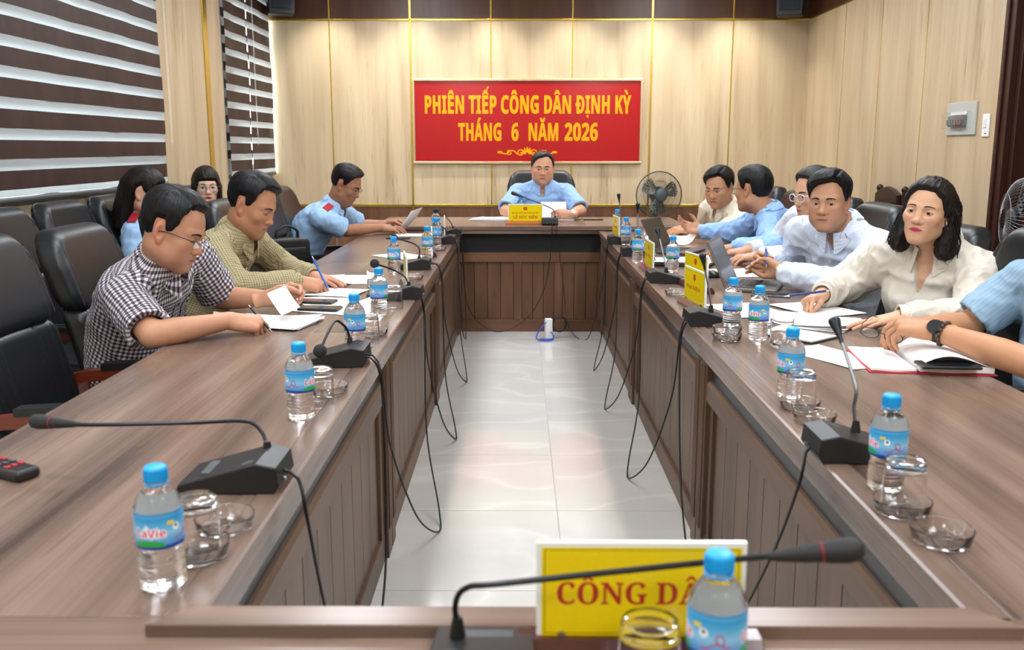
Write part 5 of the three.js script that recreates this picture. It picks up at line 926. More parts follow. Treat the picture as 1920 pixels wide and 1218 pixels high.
function person(o) {
  const t = thing('person', o.label, 'person', [o.P[0], 0, o.P[2]]), org = [-o.P[0], 0, -o.P[2]], tone = lin(o.skin || 0xc08a68), S = o.size || 1, fem = o.fem ? 1 : 0;
  const { P, N } = o, th = o.yaw * Math.PI / 180, U = v3.unit(v3.sub(N, P)), Len = v3.len(v3.sub(N, P)), L0 = [Math.cos(th), 0, -Math.sin(th)], L = v3.unit(v3.add(L0, U, -v3.dot(L0, U))), Fw = v3.cross(L, U);
  const sw = (fem ? 0.165 : 0.188) * S, belly = o.belly || 0, chest = o.chest || 0;
  const sh = (s) => v3.add(v3.add(v3.add(N, U, -0.055), L, s * sw), Fw, o.roll || 0.01), SL = o.SL || sh(1), SR = o.SR || sh(-1), EL = o.EL, ER = o.ER, WL = o.WL, WR = o.WR;
  const prof = [[-0.3, 0.15, 0.1, 0], [0, 0.172, 0.12, 0.004], [0.3, 0.158 + belly * 0.3, 0.112 + belly, 0.01 + belly * 0.5], [0.62, 0.166, 0.118 + chest, 0.006 + chest], [0.8, 0.17, 0.108 + chest * 0.5, 0], [0.92, 0.135, 0.082, -0.006], [1.0, 0.075, 0.066, -0.006], [1.12, 0.05, 0.052, 0]].map(([b, w, d, c]) => [b, w * S * (fem ? 0.9 : 1), d * S * (fem ? 0.92 : 1), c]);
  const [px0, py0, pz0] = P, [lx, ly, lz] = L, [ux, uy, uz] = U, [fx, fy, fz] = Fw, hun = (o.hunch || 0.03) * 4;
  const torsoAt = (a, bl, c, inf) => {
    const b = bl / Len; let i = 1; while (i < prof.length - 1 && b > prof[i][0]) i++;
    const A = prof[i - 1], B = prof[i]; let k = (b - A[0]) / (B[0] - A[0]); k = k < 0 ? 0 : k > 1 ? 1 : k; k = k * k * (3 - 2 * k); const q = b < 0 ? 0 : b > 1 ? 1 : b;
    const w = A[1] + (B[1] - A[1]) * k + inf, d = A[2] + (B[2] - A[2]) * k + inf, c0 = A[3] + (B[3] - A[3]) * k - hun * q * (1 - q), e = a / w, f = (c - c0) / d, m = Math.sqrt(e * e + f * f);
    return Math.max((m - 1) * Math.min(w, d) * 0.92, (b - 1.1) * Len, (-0.28 - b) * Len);
  };
  const torso = (inf) => (x, y, z) => { x -= px0; y -= py0; z -= pz0; return torsoAt(x * lx + y * ly + z * lz, x * ux + y * uy + z * uz, x * fx + y * fy + z * fz, inf); };
  // skin under the clothes
  const tz = torso(0), traps = [seg(v3.add(N, U, 0.02), SL, 0.045, 0.042), seg(v3.add(N, U, 0.02), SR, 0.045, 0.042)];
  const armR = o.arm || 1, limb = (s, e, w) => [seg(s, e, 0.05 * armR * S, 0.041 * armR * S), seg(e, v3.mix(e, w, 0.3), 0.04 * armR * S, 0.042 * armR * S), seg(v3.mix(e, w, 0.3), w, 0.042 * armR * S, 0.0265 * S)], aL = limb(SL, EL, WL), aR = limb(SR, ER, WR);
  const body = (x, y, z) => { let d = tz(x, y, z); for (const f of traps) d = smin(d, f(x, y, z), 0.04); const l = smin(aL[0](x, y, z), Math.min(aL[1](x, y, z), aL[2](x, y, z)), 0.012), r = smin(aR[0](x, y, z), Math.min(aR[1](x, y, z), aR[2](x, y, z)), 0.012); return smin(smin(d, l, 0.03), r, 0.03); };
  const pts = [P, N, SL, SR, EL, ER, WL, WR], bb = (m) => [[0, 1, 2].map((k) => Math.min(...pts.map((p) => p[k])) - m), [0, 1, 2].map((k) => Math.max(...pts.map((p) => p[k])) + m)];
  const [blo, bhi] = bb(0.2); blo[1] = Math.max(0.4, P[1] - 0.16);
  const hh = o.fine ? 0.009 : 0.012, bodyG = nets(body, blo, bhi, hh); paint(bodyG, (x, y, z) => { const k = 1 + 0.05 * noise(x * 30, y * 30, z * 30); return [tone[0] * k, tone[1] * k, tone[2] * k]; });
  // head
  const hs = o.headScale || 1.04, E = new THREE.Euler((o.pitch || 0) * Math.PI / 180, (o.face ?? o.yaw) * Math.PI / 180, (o.tilt || 0) * Math.PI / 180, 'YXZ'), HM = new THREE.Matrix4().makeRotationFromEuler(E).scale(V(hs, hs, hs)).setPosition(...o.H), nlv = V(...N).applyMatrix4(HM.clone().invert()), nl = [nlv.x, nlv.y, nlv.z];
  const hf = headField(o.hd || {}, nl), hc = o.hd?.cell || (o.fine ? 0.0026 : 0.0036), lo = [-0.1, Math.min(-0.14, nl[1] - 0.03), Math.min(-0.125, nl[2] - 0.07)], hi = [0.1, 0.135, 0.125];
  lo[0] = Math.min(lo[0], nl[0] - 0.07); hi[0] = Math.max(hi[0], nl[0] + 0.07);
  const headG = nets(hf, lo, hi, hc, 1.9), lipC = lin(o.lips || 0xa86a5c), blush = o.blush ?? 0.07;
  paint(headG, (x, y, z) => {
    const k = 1 + 0.05 * fbm(x * 40, y * 40, z * 40, 2) + 0.03 * noise(x * 160, y * 160, z * 160), ax = Math.abs(x); let red = blush * (bump8(Math.hypot(ax - 0.043, y + 0.025), 0.022) + 0.8 * bump8(Math.hypot(x, y + 0.038, z - 0.1), 0.018)) * sstep(0.0, 0.05, z) + 0.14 * sstep(0.07, 0.082, ax) * (y < 0.035 && z < 0.02 ? 1 : 0);
    const stub = fem ? 0 : 0.1 * sstep(-0.045, -0.07, y) * sstep(0.03, 0.06, z), lh = (fem ? 0.0082 : 0.0066) * (1 - (ax / 0.0262) ** 2) + 0.0012 * bump8(ax - 0.006, 0.004) * (y > -0.0655 ? 1 : 0), lip = ax < 0.0262 && z > 0.05 ? 1 - sstep(lh - 0.001, lh + 0.0012, Math.abs(y + 0.0658)) : 0;
    const c = [tone[0] * k * (1 + 0.1 * red - stub * 0.6), tone[1] * k * (1 - red - stub * 0.6), tone[2] * k * (1 - red * 0.8 - stub * 0.3)]; return [lerp(c[0], lipC[0], lip), lerp(c[1], lipC[1], lip), lerp(c[2], lipC[2], lip)];
  });
  headG.applyMatrix4(HM);
  const hands = [[o.hL, WL, 1, EL], [o.hR, WR, -1, ER]].filter(([q]) => q).map(([q, w, tx]) => handGeo(q.pose, tx, (o.handScale || 1) * (fem ? 0.92 : 1.0), tone, o.fine ? 0.0028 : 0.004, fem ? 0.9 : 1).applyMatrix4(basis(q.f, q.n, w)));
  const all = mergeGeometries([bodyG, headG, ...hands]); all.translate(...org); part('body', all, skinMat, t, o.skinLabel);
  const place = (g) => g.applyMatrix4(HM).translate(...org);
  // face details
  const open = o.eyes ?? 1;
  for (const s of [-1, 1]) {
    const [eg, up, dn] = eyePatch(s, open, o.gx || 0, o.gy || 0); part('eye', place(eg), eyeMat, t);
    part('eyelash', place(tube(up, 0.0009, 20, 6)), M_LASH, t); part('eyelid', place(tube(dn, 0.0007, 20, 6)), M_LIPLINE, t);
    part('eyebrow', place(faceRibbon(hf, arc(10, (q) => [s * (0.014 + 0.036 * q), 0.0215 + 0.004 * Math.sin(q * 2.6) - 0.004 * q * q]), (q) => (fem ? 0.0024 : 0.0036) * (1 - 0.6 * q * q) * Math.min(1, 4 * q + 0.5), 0.0016)), M_BROW, t);
  }
  part('mouth_line', place(faceRibbon(hf, arc(12, (q) => [(q - 0.5) * 0.05, -0.0662 - 0.0006 * Math.cos((q - 0.5) * 12)]), (q) => 0.001 * (1 - Math.abs(q - 0.5)), 0.0006)), M_LIPLINE, t);
  if (o.hair) {
    const hg = hairGeo({ ...(o.hd || {}), ...o.hair }, o.fine ? 0.0036 : 0.005), q = o.hair.locks, lk = q ? strands(hg.userData.f, q[0], q[1], q[2], q[3], q[4]) : null; hg.userData = {};
    const hm = part('hair', place(hg), o.hair.mat || M_HAIR, t, o.hair.label); if (lk) part('loose_locks', place(lk), o.hair.mat || M_HAIR, hm);
  }
  if (o.earring) for (const q of [-1, 1]) part('earring', place(join(ball(0.0045, q * 0.082, -0.047, -0.004), rod([q * 0.08, -0.036, -0.004], [q * 0.082, -0.044, -0.004], 0.0008, 0.0008, 6))), std(0xf2ece0, 0.2), t, 'small pearl earring');
  if (o.strand) part('hair_strand', place(tube(o.strand, 0.0012, 20, 5)), M_HAIR, t);
  if (o.glasses) {
    const q = o.glasses, rim = (s) => arc(25, (k) => { const a = k * 2 * Math.PI, ca = Math.cos(a), sa = Math.sin(a), X = s * 0.034 + 0.0255 * Math.sign(ca) * Math.abs(ca) ** 0.7, Y = -0.003 + (q.h || 0.017) * Math.sign(sa) * Math.abs(sa) ** 0.7; return [X, Y, 0.1 - 1.3 * X * X]; });
    const gl = [], lensG = [];
    for (const s of [-1, 1]) {
      const r = rim(s); if (!q.rimless) gl.push(tube(r.slice(0, -1), q.r || 0.0013, 60, 6, true)); else gl.push(tube(r.slice(0, 13), q.r || 0.0012, 30, 6));
      gl.push(tube([[s * 0.059, 0.006, 0.0955], [s * 0.074, 0.008, 0.07], [s * 0.08, 0.006, 0.02], [s * 0.083, -0.002, -0.012], [s * 0.08, -0.02, -0.026]], q.r || 0.0013, 24, 6));
      const sg = new THREE.ShapeGeometry(new THREE.Shape(r.map(([x, y]) => new THREE.Vector2(x, y)))), pp = sg.attributes.position; for (let i = 0; i < pp.count; i++) pp.setZ(i, 0.1 - 1.3 * pp.getX(i) ** 2); lensG.push(sg);
    }
    gl.push(tube([[-0.0095, 0.002, 0.0995], [0, 0.005, 0.103], [0.0095, 0.002, 0.0995]], q.r || 0.0013, 12, 6));
    const fr = part('glasses', place(join(gl)), q.mat || M.darkSteel, t, q.label || 'thin framed glasses'); for (const l of lensG) part('lens', place(l), M.pane, fr);
  }
  // ---- shirt
  const s = o.shirt, inf = s.loose || 0.014, tf = torso(inf), slen = s.long ? 1 : s.sleeve || 0.78, trapS = [seg(v3.add(N, U, 0.01), SL, 0.045 + inf, 0.043 + inf), seg(v3.add(N, U, 0.01), SR, 0.045 + inf, 0.043 + inf)];
  const sleeve = (S0, E0, W0) => {
    if (s.long) { const c = v3.mix(E0, W0, 0.93), dir = v3.unit(v3.sub(W0, E0)), a = seg(S0, E0, (0.054 + inf) * armR * S, (0.046 + inf * 0.9) * armR * S), b = seg(E0, W0, (0.046 + inf * 0.9) * armR * S, (0.03 + inf * 0.8) * S); return (x, y, z) => { const pl = (x - c[0]) * dir[0] + (y - c[1]) * dir[1] + (z - c[2]) * dir[2]; return smin(a(x, y, z), Math.max(b(x, y, z), pl), 0.02); }; }
    const c = v3.mix(S0, E0, slen), dir = v3.unit(v3.sub(E0, S0)), a = seg(S0, E0, (0.054 + inf) * armR * S, (0.052 + inf) * armR * S); return (x, y, z) => { const q = a(x, y, z), h = (x - c[0]) * dir[0] + (y - c[1]) * dir[1] + (z - c[2]) * dir[2]; return Math.max(q, h, -Math.max(q + 0.009, -0.05 - h)); };
  };
  const sL = sleeve(SL, EL, WL), sR = sleeve(SR, ER, WR), bV = s.vee ?? 0.8, wr = s.wrinkle ?? 1, nk = seg(v3.add(N, U, -0.01), o.H, (fem ? 0.052 : 0.064) + 0.004);
  const shirtF = (x, y, z) => {
    const qx = x - px0, qy = y - py0, qz = z - pz0, a = qx * lx + qy * ly + qz * lz, bl = qx * ux + qy * uy + qz * uz, c = qx * fx + qy * fy + qz * fz, b = bl / Len; let d = torsoAt(a, bl, c, inf);
    d = smin(d, trapS[0](x, y, z), 0.04); d = smin(d, trapS[1](x, y, z), 0.04); const hole = Math.max(Math.abs(a) - 0.42 * Math.max(0, (b - bV) * Len), -c, (bV - b) * Len * 0.5, c - 0.22); d = smax(d, -hole, 0.004); d = smax(d, -nk(x, y, z), 0.004);
    const l = sL(x, y, z), r = sR(x, y, z), arm = Math.min(l, r), join_ = smin(d, arm, 0.025);
    if (join_ > 0.06 || join_ < -0.06) return join_;
    const near = bump8(arm, 0.05), f1 = noise(a * 9 + bl * 5, bl * 11 - a * 4, c * 9 + o.P[2]), f2 = noise(a * 22 - bl * 9, bl * 16 + a * 10, c * 22), f3 = noise(x * 30, y * 30 + x * 14, z * 30);
    d = join_ - wr * (0.0055 * (1 - 2 * Math.abs(f1)) + 0.003 * (1 - 2 * Math.abs(f2)) * (0.6 + near) + 0.0016 * f3);
    return d;
  };
  const g0 = nets(shirtF, blo, bhi, s.cell || (o.fine ? 0.0075 : 0.0105), 1.7);
  // cloth uv: torso and arms unrolled, vertices doubled where the pieces meet
  const armFrame = (A, B) => { const d = v3.unit(v3.sub(B, A)), r = v3.unit(v3.cross(d, [0.3, 0.2, 0.93])), q = v3.cross(d, r); return (p) => { const w = v3.sub(p, A); return [Math.atan2(v3.dot(w, r), v3.dot(w, q)), 0.062, v3.dot(w, d)]; }; };
  const frames = [(p) => { const q = v3.sub(p, P); return [Math.atan2(v3.dot(q, L), v3.dot(q, Fw)), 0.165, v3.dot(q, U)]; }, armFrame(SL, EL), armFrame(EL, WL), armFrame(SR, ER), armFrame(ER, WR)];
  const dEL = v3.sub(EL, SL), dER = v3.sub(ER, SR), chartOf = (x, y, z) => { const tq = tf(x, y, z) - 0.01, l = sL(x, y, z), r = sR(x, y, z); if (tq < l && tq < r) return 0; if (l < r) return v3.dot(v3.sub([x, y, z], EL), v3.unit(v3.sub(WL, EL))) > 0 && s.long && v3.dot(v3.sub([x, y, z], EL), dEL) > -0.02 ? 2 : 1; return v3.dot(v3.sub([x, y, z], ER), v3.unit(v3.sub(WR, ER))) > 0 && s.long && v3.dot(v3.sub([x, y, z], ER), dER) > -0.02 ? 4 : 3; };
  const cloth0 = (g) => {
    const p = g.attributes.position.array, nr = g.attributes.normal.array, ix = g.index.array, PP = [], NN = [], UV = [], I = [], key = new Map(), ch = new Int8Array(p.length / 3); for (let i = 0; i < ch.length; i++) ch[i] = chartOf(p[3 * i], p[3 * i + 1], p[3 * i + 2]);
    for (let k = 0; k < ix.length; k += 3) { const c = ch[ix[k]]; let ref = null; for (let m = 0; m < 3; m++) { const i = ix[k + m], q = frames[c]([p[3 * i], p[3 * i + 1], p[3 * i + 2]]); let an = q[0]; if (ref === null) ref = an; else { if (an - ref > Math.PI) an -= 2 * Math.PI; if (an - ref < -Math.PI) an += 2 * Math.PI; } const kk = i * 16 + c * 3 + (an > Math.PI ? 1 : an < -Math.PI ? 2 : 0); let id = key.get(kk); if (id === undefined) { id = PP.length / 3; key.set(kk, id); PP.push(p[3 * i], p[3 * i + 1], p[3 * i + 2]); NN.push(nr[3 * i], nr[3 * i + 1], nr[3 * i + 2]); UV.push(an * q[1], q[2]); } I.push(id); } }
    const r = new THREE.BufferGeometry(); r.setAttribute('position', new THREE.Float32BufferAttribute(PP, 3)); r.setAttribute('normal', new THREE.Float32BufferAttribute(NN, 3)); r.setAttribute('uv', new THREE.Float32BufferAttribute(UV, 2)); r.setIndex(I); return r;
  };
  const sg = cloth0(g0).translate(...org), shirt = part('shirt', sg, s.mat, t, s.label);
  const onto = (p, off) => { let q = p; for (let i = 0; i < 12; i++) { const d = shirtF(...q) - off; if (Math.abs(d) < 0.0008) break; const e = 0.004, gr = v3.unit([shirtF(q[0] + e, q[1], q[2]) - shirtF(q[0] - e, q[1], q[2]), shirtF(q[0], q[1] + e, q[2]) - shirtF(q[0], q[1] - e, q[2]), shirtF(q[0], q[1], q[2] + e) - shirtF(q[0], q[1], q[2] - e)]); q = v3.add(q, gr, -d * 0.8); } return q; };
  const tp = (a, b, c) => v3.add(v3.add(v3.add(P, L, a), U, b * Len), Fw, c);
  const fromFront = (a, b, off) => { let c = 0.26; for (let i = 0; i < 40; i++) { const d = shirtF(...tp(a, b, c)); if (d < off) break; c -= Math.max(d - off, 0.0008) * 0.8; } return tp(a, b, c); };
  const gridGeo = (rows, uvf) => { const P2 = [], U2 = [], I2 = [], n = rows[0].length; rows.forEach((r, i) => r.forEach((p, j) => { P2.push(p[0] + org[0], p[1], p[2] + org[2]); const q = frames[0](p); U2.push(uvf ? uvf(i, j)[0] : q[0] * q[1], uvf ? uvf(i, j)[1] : q[2]); })); for (let i = 0; i < rows.length - 1; i++) for (let j = 0; j < n - 1; j++) { const a = i * n + j; I2.push(a, a + n, a + 1, a + 1, a + n, a + n + 1); } const g = new THREE.BufferGeometry(); g.setAttribute('position', new THREE.Float32BufferAttribute(P2, 3)); g.setAttribute('uv', new THREE.Float32BufferAttribute(U2, 2)); g.setIndex(I2); g.computeVertexNormals(); return g; };
  // collar: a stand round the neck folded over into a fall with two points
  if (s.collar !== false) {
    const A = v3.unit(v3.add(v3.mul ? U : U, v3.unit(v3.sub(o.H, N)), 0.6)), cL = v3.unit(v3.add(L, A, -v3.dot(L, A))), cF = v3.cross(cL, A), rn = (fem ? 0.054 : 0.066) * (s.collarR || 1), rows = [[], [], [], [], []], gap = s.gap || 0.22;
    for (let i = 0; i <= 40; i++) {
      const ph = lerp(gap, 2 * Math.PI - gap, i / 40), fr = Math.cos(ph), f2 = sstep(0.2, 1, fr), ring = (r, h) => v3.add(v3.add(v3.add(N, cL, Math.sin(ph) * r), cF, fr * r * 1.08 + 0.004), A, h), topH = lerp(0.062, 0.03, sstep(-0.6, 0.9, fr));
      const pt = (s.point || 0.042) * (0.55 + 0.45 * sstep(0.75, 0.97, fr));
      rows[0].push(ring(rn - 0.001, topH - 0.035)); rows[1].push(ring(rn, topH)); rows[2].push(ring(rn + 0.005, topH + 0.001));
      const mid = ring(rn + 0.013 + 0.006 * f2, topH - 0.02 - 0.012 * f2), lowp = ring(rn + 0.02 + 0.02 * f2, topH - 0.04 - pt * f2);
      rows[3].push(shirtF(...mid) < 0.004 ? onto(mid, 0.005) : mid); rows[4].push(shirtF(...lowp) < 0.012 ? onto(lowp, 0.004) : lowp);
    }
    part('collar', gridGeo(rows, (i, j) => [j * 0.012, i * 0.018]), s.mat, shirt);
  }
  if (s.placket) {
    const rows = arc(22, (k) => { const b = lerp(bV - 0.01, 0.12, k); return [-0.016, -0.005, 0.005, 0.016].map((a) => fromFront(a, b, 0.0028)); }); part('placket', gridGeo(rows), s.mat, shirt);
    for (let k = 0; k < 4; k++) { const p = fromFront(0, lerp(bV - 0.03, 0.2, k / 3), 0.004); const bt = plain(new THREE.CylinderGeometry(0.0052, 0.0052, 0.002, 14).rotateX(Math.PI / 2)); bt.applyMatrix4(new THREE.Matrix4().makeBasis(V(...L), V(...U), V(...Fw)).setPosition(p[0] + org[0], p[1], p[2] + org[2])); part('button', bt, s.button || M.white, shirt); }
  }
  if (s.pocket) { const rows = arc(9, (k) => arc(8, (m) => fromFront(lerp(0.045, 0.145, m), lerp(0.72, 0.5, k) - 0.012 * (1 - Math.abs(2 * m - 1)) * k, 0.003))); part('pocket', gridGeo(rows), s.mat, shirt); }
  if (s.epaulette) for (const [q, e] of [[1, SL], [-1, SR]]) {
    const dir = v3.unit(v3.sub(e, N)), nrm = v3.unit(v3.cross(Fw, dir).map((k) => k * (v3.cross(Fw, dir)[1] > 0 ? 1 : -1))), z = v3.cross(dir, nrm), m = v3.mix(N, e, 0.78), top = onto(v3.add(m, nrm, 0.06), 0.006), mm = new THREE.Matrix4().makeBasis(V(...dir), V(...nrm), V(...z)).setPosition(top[0] + org[0], top[1], top[2] + org[2]);
    const ep = part('epaulette', box(0.095, 0.006, 0.046, 0, 0, 0, 'x', 0.003).applyMatrix4(mm), std(0xa81d2b, 0.6), shirt, 'dark red shoulder board'); void ep;
  }
  if (s.cuff) for (const [e, w, sd] of [[EL, WL, 1], [ER, WR, -1]]) {
    const d = v3.unit(v3.sub(w, e)), c0 = v3.mix(e, w, 0.8), cg = lathe([[0.032, 0], [0.0385, 0.001], [0.037, 0.06], [0.034, 0.062], [0.031, 0.058]].map(([r, y]) => [r * S * (s.cuffR || 1), y]), 28); void sd;
    cg.applyQuaternion(new THREE.Quaternion().setFromUnitVectors(V(0, 1, 0), V(...d))); cg.translate(c0[0] + org[0], c0[1], c0[2] + org[2]); part('cuff', metreUV(cg, 'y'), s.mat, shirt);
  }
  // trousers and shoes
  const fh = [Math.sin(th), 0, Math.cos(th)], tr = [], shoesG = [];
  for (const q of [-1, 1]) {
    const hip = v3.add([P[0], 0.53, P[2]], L0, q * 0.085), knee = v3.add(v3.add([P[0], 0.52, P[2]], fh, o.thigh || 0.4), L0, q * 0.1), ank = [knee[0] + fh[0] * 0.02, 0.1, knee[2] + fh[2] * 0.02], toe = v3.add([ank[0], 0.045, ank[2]], fh, 0.15);
    tr.push(seg(hip, knee, 0.082, 0.064), seg(knee, ank, 0.063, 0.05)); shoesG.push(seg([ank[0] - fh[0] * 0.04, 0.05, ank[2] - fh[2] * 0.04], toe, 0.046, 0.034));
  }
  const pelvis = ell([P[0], 0.545, P[2]], [0.16, 0.09, 0.16]), trF = (x, y, z) => Math.max(smin(smin(Math.min(tr[0](x, y, z), tr[1](x, y, z)), Math.min(tr[2](x, y, z), tr[3](x, y, z)), 0.03), pelvis(x, y, z), 0.05), y - 0.63, 0.075 - y), R = 0.62;
  part('trousers', nets(trF, [P[0] - R, 0.05, P[2] - R], [P[0] + R, 0.66, P[2] + R], 0.018).translate(...org), o.trousers || std(0x16181d, 0.8), t);
  for (const f of shoesG) part('shoe', nets((x, y, z) => Math.max(f(x, y, z), 0.002 - y), [P[0] - R - 0.1, -0.01, P[2] - R - 0.1], [P[0] + R + 0.1, 0.12, P[2] + R + 0.1], 0.012).translate(...org), M.black, t);
  return { t, org, shirt, frame: { L, U, Fw }, HM, WL, WR, EL, ER };
}
function watch(P, side, bandM, faceM, beads) {                 // round the wrist of one arm
  const e = side > 0 ? P.EL : P.ER, w = side > 0 ? P.WL : P.WR, d = v3.unit(v3.sub(w, e)), c = v3.mix(e, w, 0.97), q = new THREE.Quaternion().setFromUnitVectors(V(0, 1, 0), V(...d)), put = (g) => { g.applyQuaternion(q); return g.translate(c[0] + P.org[0], c[1], c[2] + P.org[2]); };
  const band = part('wristwatch', put(lathe([[0.029, -0.01], [0.0315, -0.009], [0.0315, 0.009], [0.029, 0.01]], 32)), bandM, P.t, 'wristwatch');
  const inv = q.clone().invert(), out = V(...(P.watchOut || [-0.2, 0.5, 0.85])).applyQuaternion(inv).setY(0).normalize(), mm = new THREE.Matrix4().makeBasis(V(out.z, 0, -out.x), out.clone(), V(0, 1, 0).cross(V(0, 0, 0)).set(0, 1, 0));
  mm.makeBasis(V(0, 1, 0).cross(out).normalize().negate(), out, V(0, 1, 0)).setPosition(out.x * 0.031, 0, out.z * 0.031);
  part('dial', put(plain(new THREE.CylinderGeometry(0.0195, 0.0205, 0.009, 32)).applyMatrix4(mm)), faceM, band);
  if (beads) for (let i = 0; i < 16; i++) { const a = i / 16 * 6.2832; part('bead', put(ball(0.0062, Math.cos(a) * 0.032, -0.02, Math.sin(a) * 0.032, 1, 1, 1, 10, 8)), std(0x4a3426, 0.5), band); }
}
const CREAM = cloth(null, 1, 0xe6ddc8, 0.75), SKY_BLUE = cloth(null, 1, 0x93b9ec, 0.75), UNIFORM = cloth(null, 1, 0xa0c4ea, 0.7), IVORY = cloth(null, 1, 0xd8d1c3, 0.42, { sheen: 0.3 });
const MAN = { line: SHORT, top: 0.015, side: 0.006, front: 0.004 };
// left table
person({ label: 'man in a purple and white checked short sleeved shirt writing at the left table', fine: true, P: [-1.4, 0.55, -3.3], N: [-1.2, 0.965, -3.12], H: [-1.125, 1.085, -3.05], yaw: 80, face: 86, pitch: 24, tilt: 0, skin: 0xc08d70, eyes: 0.35, gy: -0.003, belly: 0.03, hunch: 0.05,
  EL: [-1.1, 0.8, -3.42], WL: [-0.9, 0.815, -3.33], ER: [-1.12, 0.785, -2.8], WR: [-0.93, 0.8, -2.96], hL: { pose: 'grip', f: [0.85, 0.2, -0.1], n: [0.1, -0.35, 0.9] }, hR: { pose: 'pen', f: [0.9, -0.12, -0.35], n: [0.05, -0.85, -0.4] },
  hd: { full: 1, age: 1, wide: 1.03 }, hair: { ...MAN, top: 0.018, front: 0.004, part: -1 }, strand: [[-0.01, 0.1, 0.095], [-0.012, 0.07, 0.104], [-0.016, 0.04, 0.098]], glasses: { rimless: 1, h: 0.014, label: 'half rimmed dark glasses' },
  shirt: { mat: cloth(gingham, 1 / 0.015, 0xffffff, 0.8), sleeve: 0.86, placket: 1, pocket: 1, button: M.black, label: 'purple and white checked shirt' } });
person({ label: 'man in an olive checked long sleeved shirt writing with a blue pen', fine: true, P: [-1.42, 0.55, -4.02], N: [-1.2, 0.98, -3.99], H: [-1.12, 1.11, -3.95], yaw: 80, face: 80, pitch: 24, skin: 0xb98466, eyes: 0.35, gy: -0.003, hunch: 0.05,
  EL: [-1.08, 0.8, -4.28], WL: [-0.9, 0.79, -4.08], ER: [-1.12, 0.795, -3.68], WR: [-0.91, 0.805, -3.82], hL: { pose: 'flat', f: [0.8, -0.05, 0.55], n: [0, -1, 0] }, hR: { pose: 'pen', f: [0.9, -0.15, -0.15], n: [0.1, -0.85, -0.4] },
  hd: { age: 1 }, hair: { ...MAN, top: 0.018, front: 0.01, part: -1 }, shirt: { mat: cloth(olive, 1 / 0.0105, 0xffffff, 0.85), long: 1, placket: 1, pocket: 1, cuff: 1, label: 'olive checked shirt' } });
const officer = person({ label: 'man in a light blue uniform shirt with red shoulder boards reading at the far left', P: [-1.5, 0.55, -6.42], N: [-1.25, 0.95, -6.36], H: [-1.155, 1.1, -6.33], yaw: 82, face: 80, pitch: 26, skin: 0xa8785c, eyes: 0.4, gy: -0.003, hunch: 0.06,
  EL: [-1.12, 0.8, -6.68], WL: [-0.94, 0.805, -6.76], ER: [-1.15, 0.8, -6.28], WR: [-0.95, 0.8, -6.52], hL: { pose: 'grip', f: [0.95, 0.1, 0.1], n: [0.1, -0.6, 0.7] }, hR: { pose: 'rest', f: [0.95, 0, -0.2], n: [0, -0.95, -0.3] },
  hd: { age: 1 }, hair: { ...MAN, top: 0.018, front: 0.01 }, glasses: { rimless: 1, h: 0.014 }, shirt: { mat: UNIFORM, sleeve: 0.82, placket: 1, pocket: 1, epaulette: 1, label: 'light blue uniform shirt' } }); void officer;
// women by the wall
person({ label: 'long haired woman in light blue uniform by the wall looking aside', fem: 1, P: [-1.97, 0.56, -4.98], N: [-1.965, 0.985, -4.93], H: [-1.93, 1.12, -4.87], yaw: 88, face: 92, pitch: 14, skin: 0xd9ab8d, size: 0.95, headScale: 0.98, eyes: 0.6, hunch: 0.02, chest: 0.02,
  EL: [-1.95, 0.72, -5.16], WL: [-1.78, 0.66, -5.05], ER: [-1.94, 0.74, -4.71], WR: [-1.78, 0.67, -4.78], hL: { pose: 'rest', f: [0.8, -0.2, 0.4], n: [0, -1, 0] }, hR: { pose: 'rest', f: [0.8, -0.2, -0.4], n: [0, -1, 0] }, lips: 0xb5544f,
  hd: { fem: 1, wide: 0.94, jaw: 0.85 }, hair: { line: [[0, 0.055], [30, 0.045], [50, 0.02], [64, -0.01], [74, 0.0], [90, 0.03], [104, 0.01], [118, -0.08], [180, -0.2]], top: 0.016, side: 0.01, back: 0.02, mat: M_HAIR_BROWN, label: 'long straight dark hair', extra: (() => { const a = seg([0, -0.02, -0.085], [0.0, -0.3, -0.12], 0.06, 0.045), b = seg([0.05, -0.02, -0.06], [0.05, -0.2, -0.08], 0.035, 0.03), c = seg([-0.05, -0.02, -0.06], [-0.05, -0.2, -0.08], 0.035, 0.03); return (x, y, z) => smin(a(x, y, z), Math.min(b(x, y, z), c(x, y, z)), 0.03) - 0.003 * noise(x * 90, y * 8, z * 90); })(), box: [[-0.12, -0.38, -0.2], [0.12, 0.16, 0.13]] },
  shirt: { mat: UNIFORM, sleeve: 0.7, epaulette: 1, label: 'light blue uniform shirt' } });
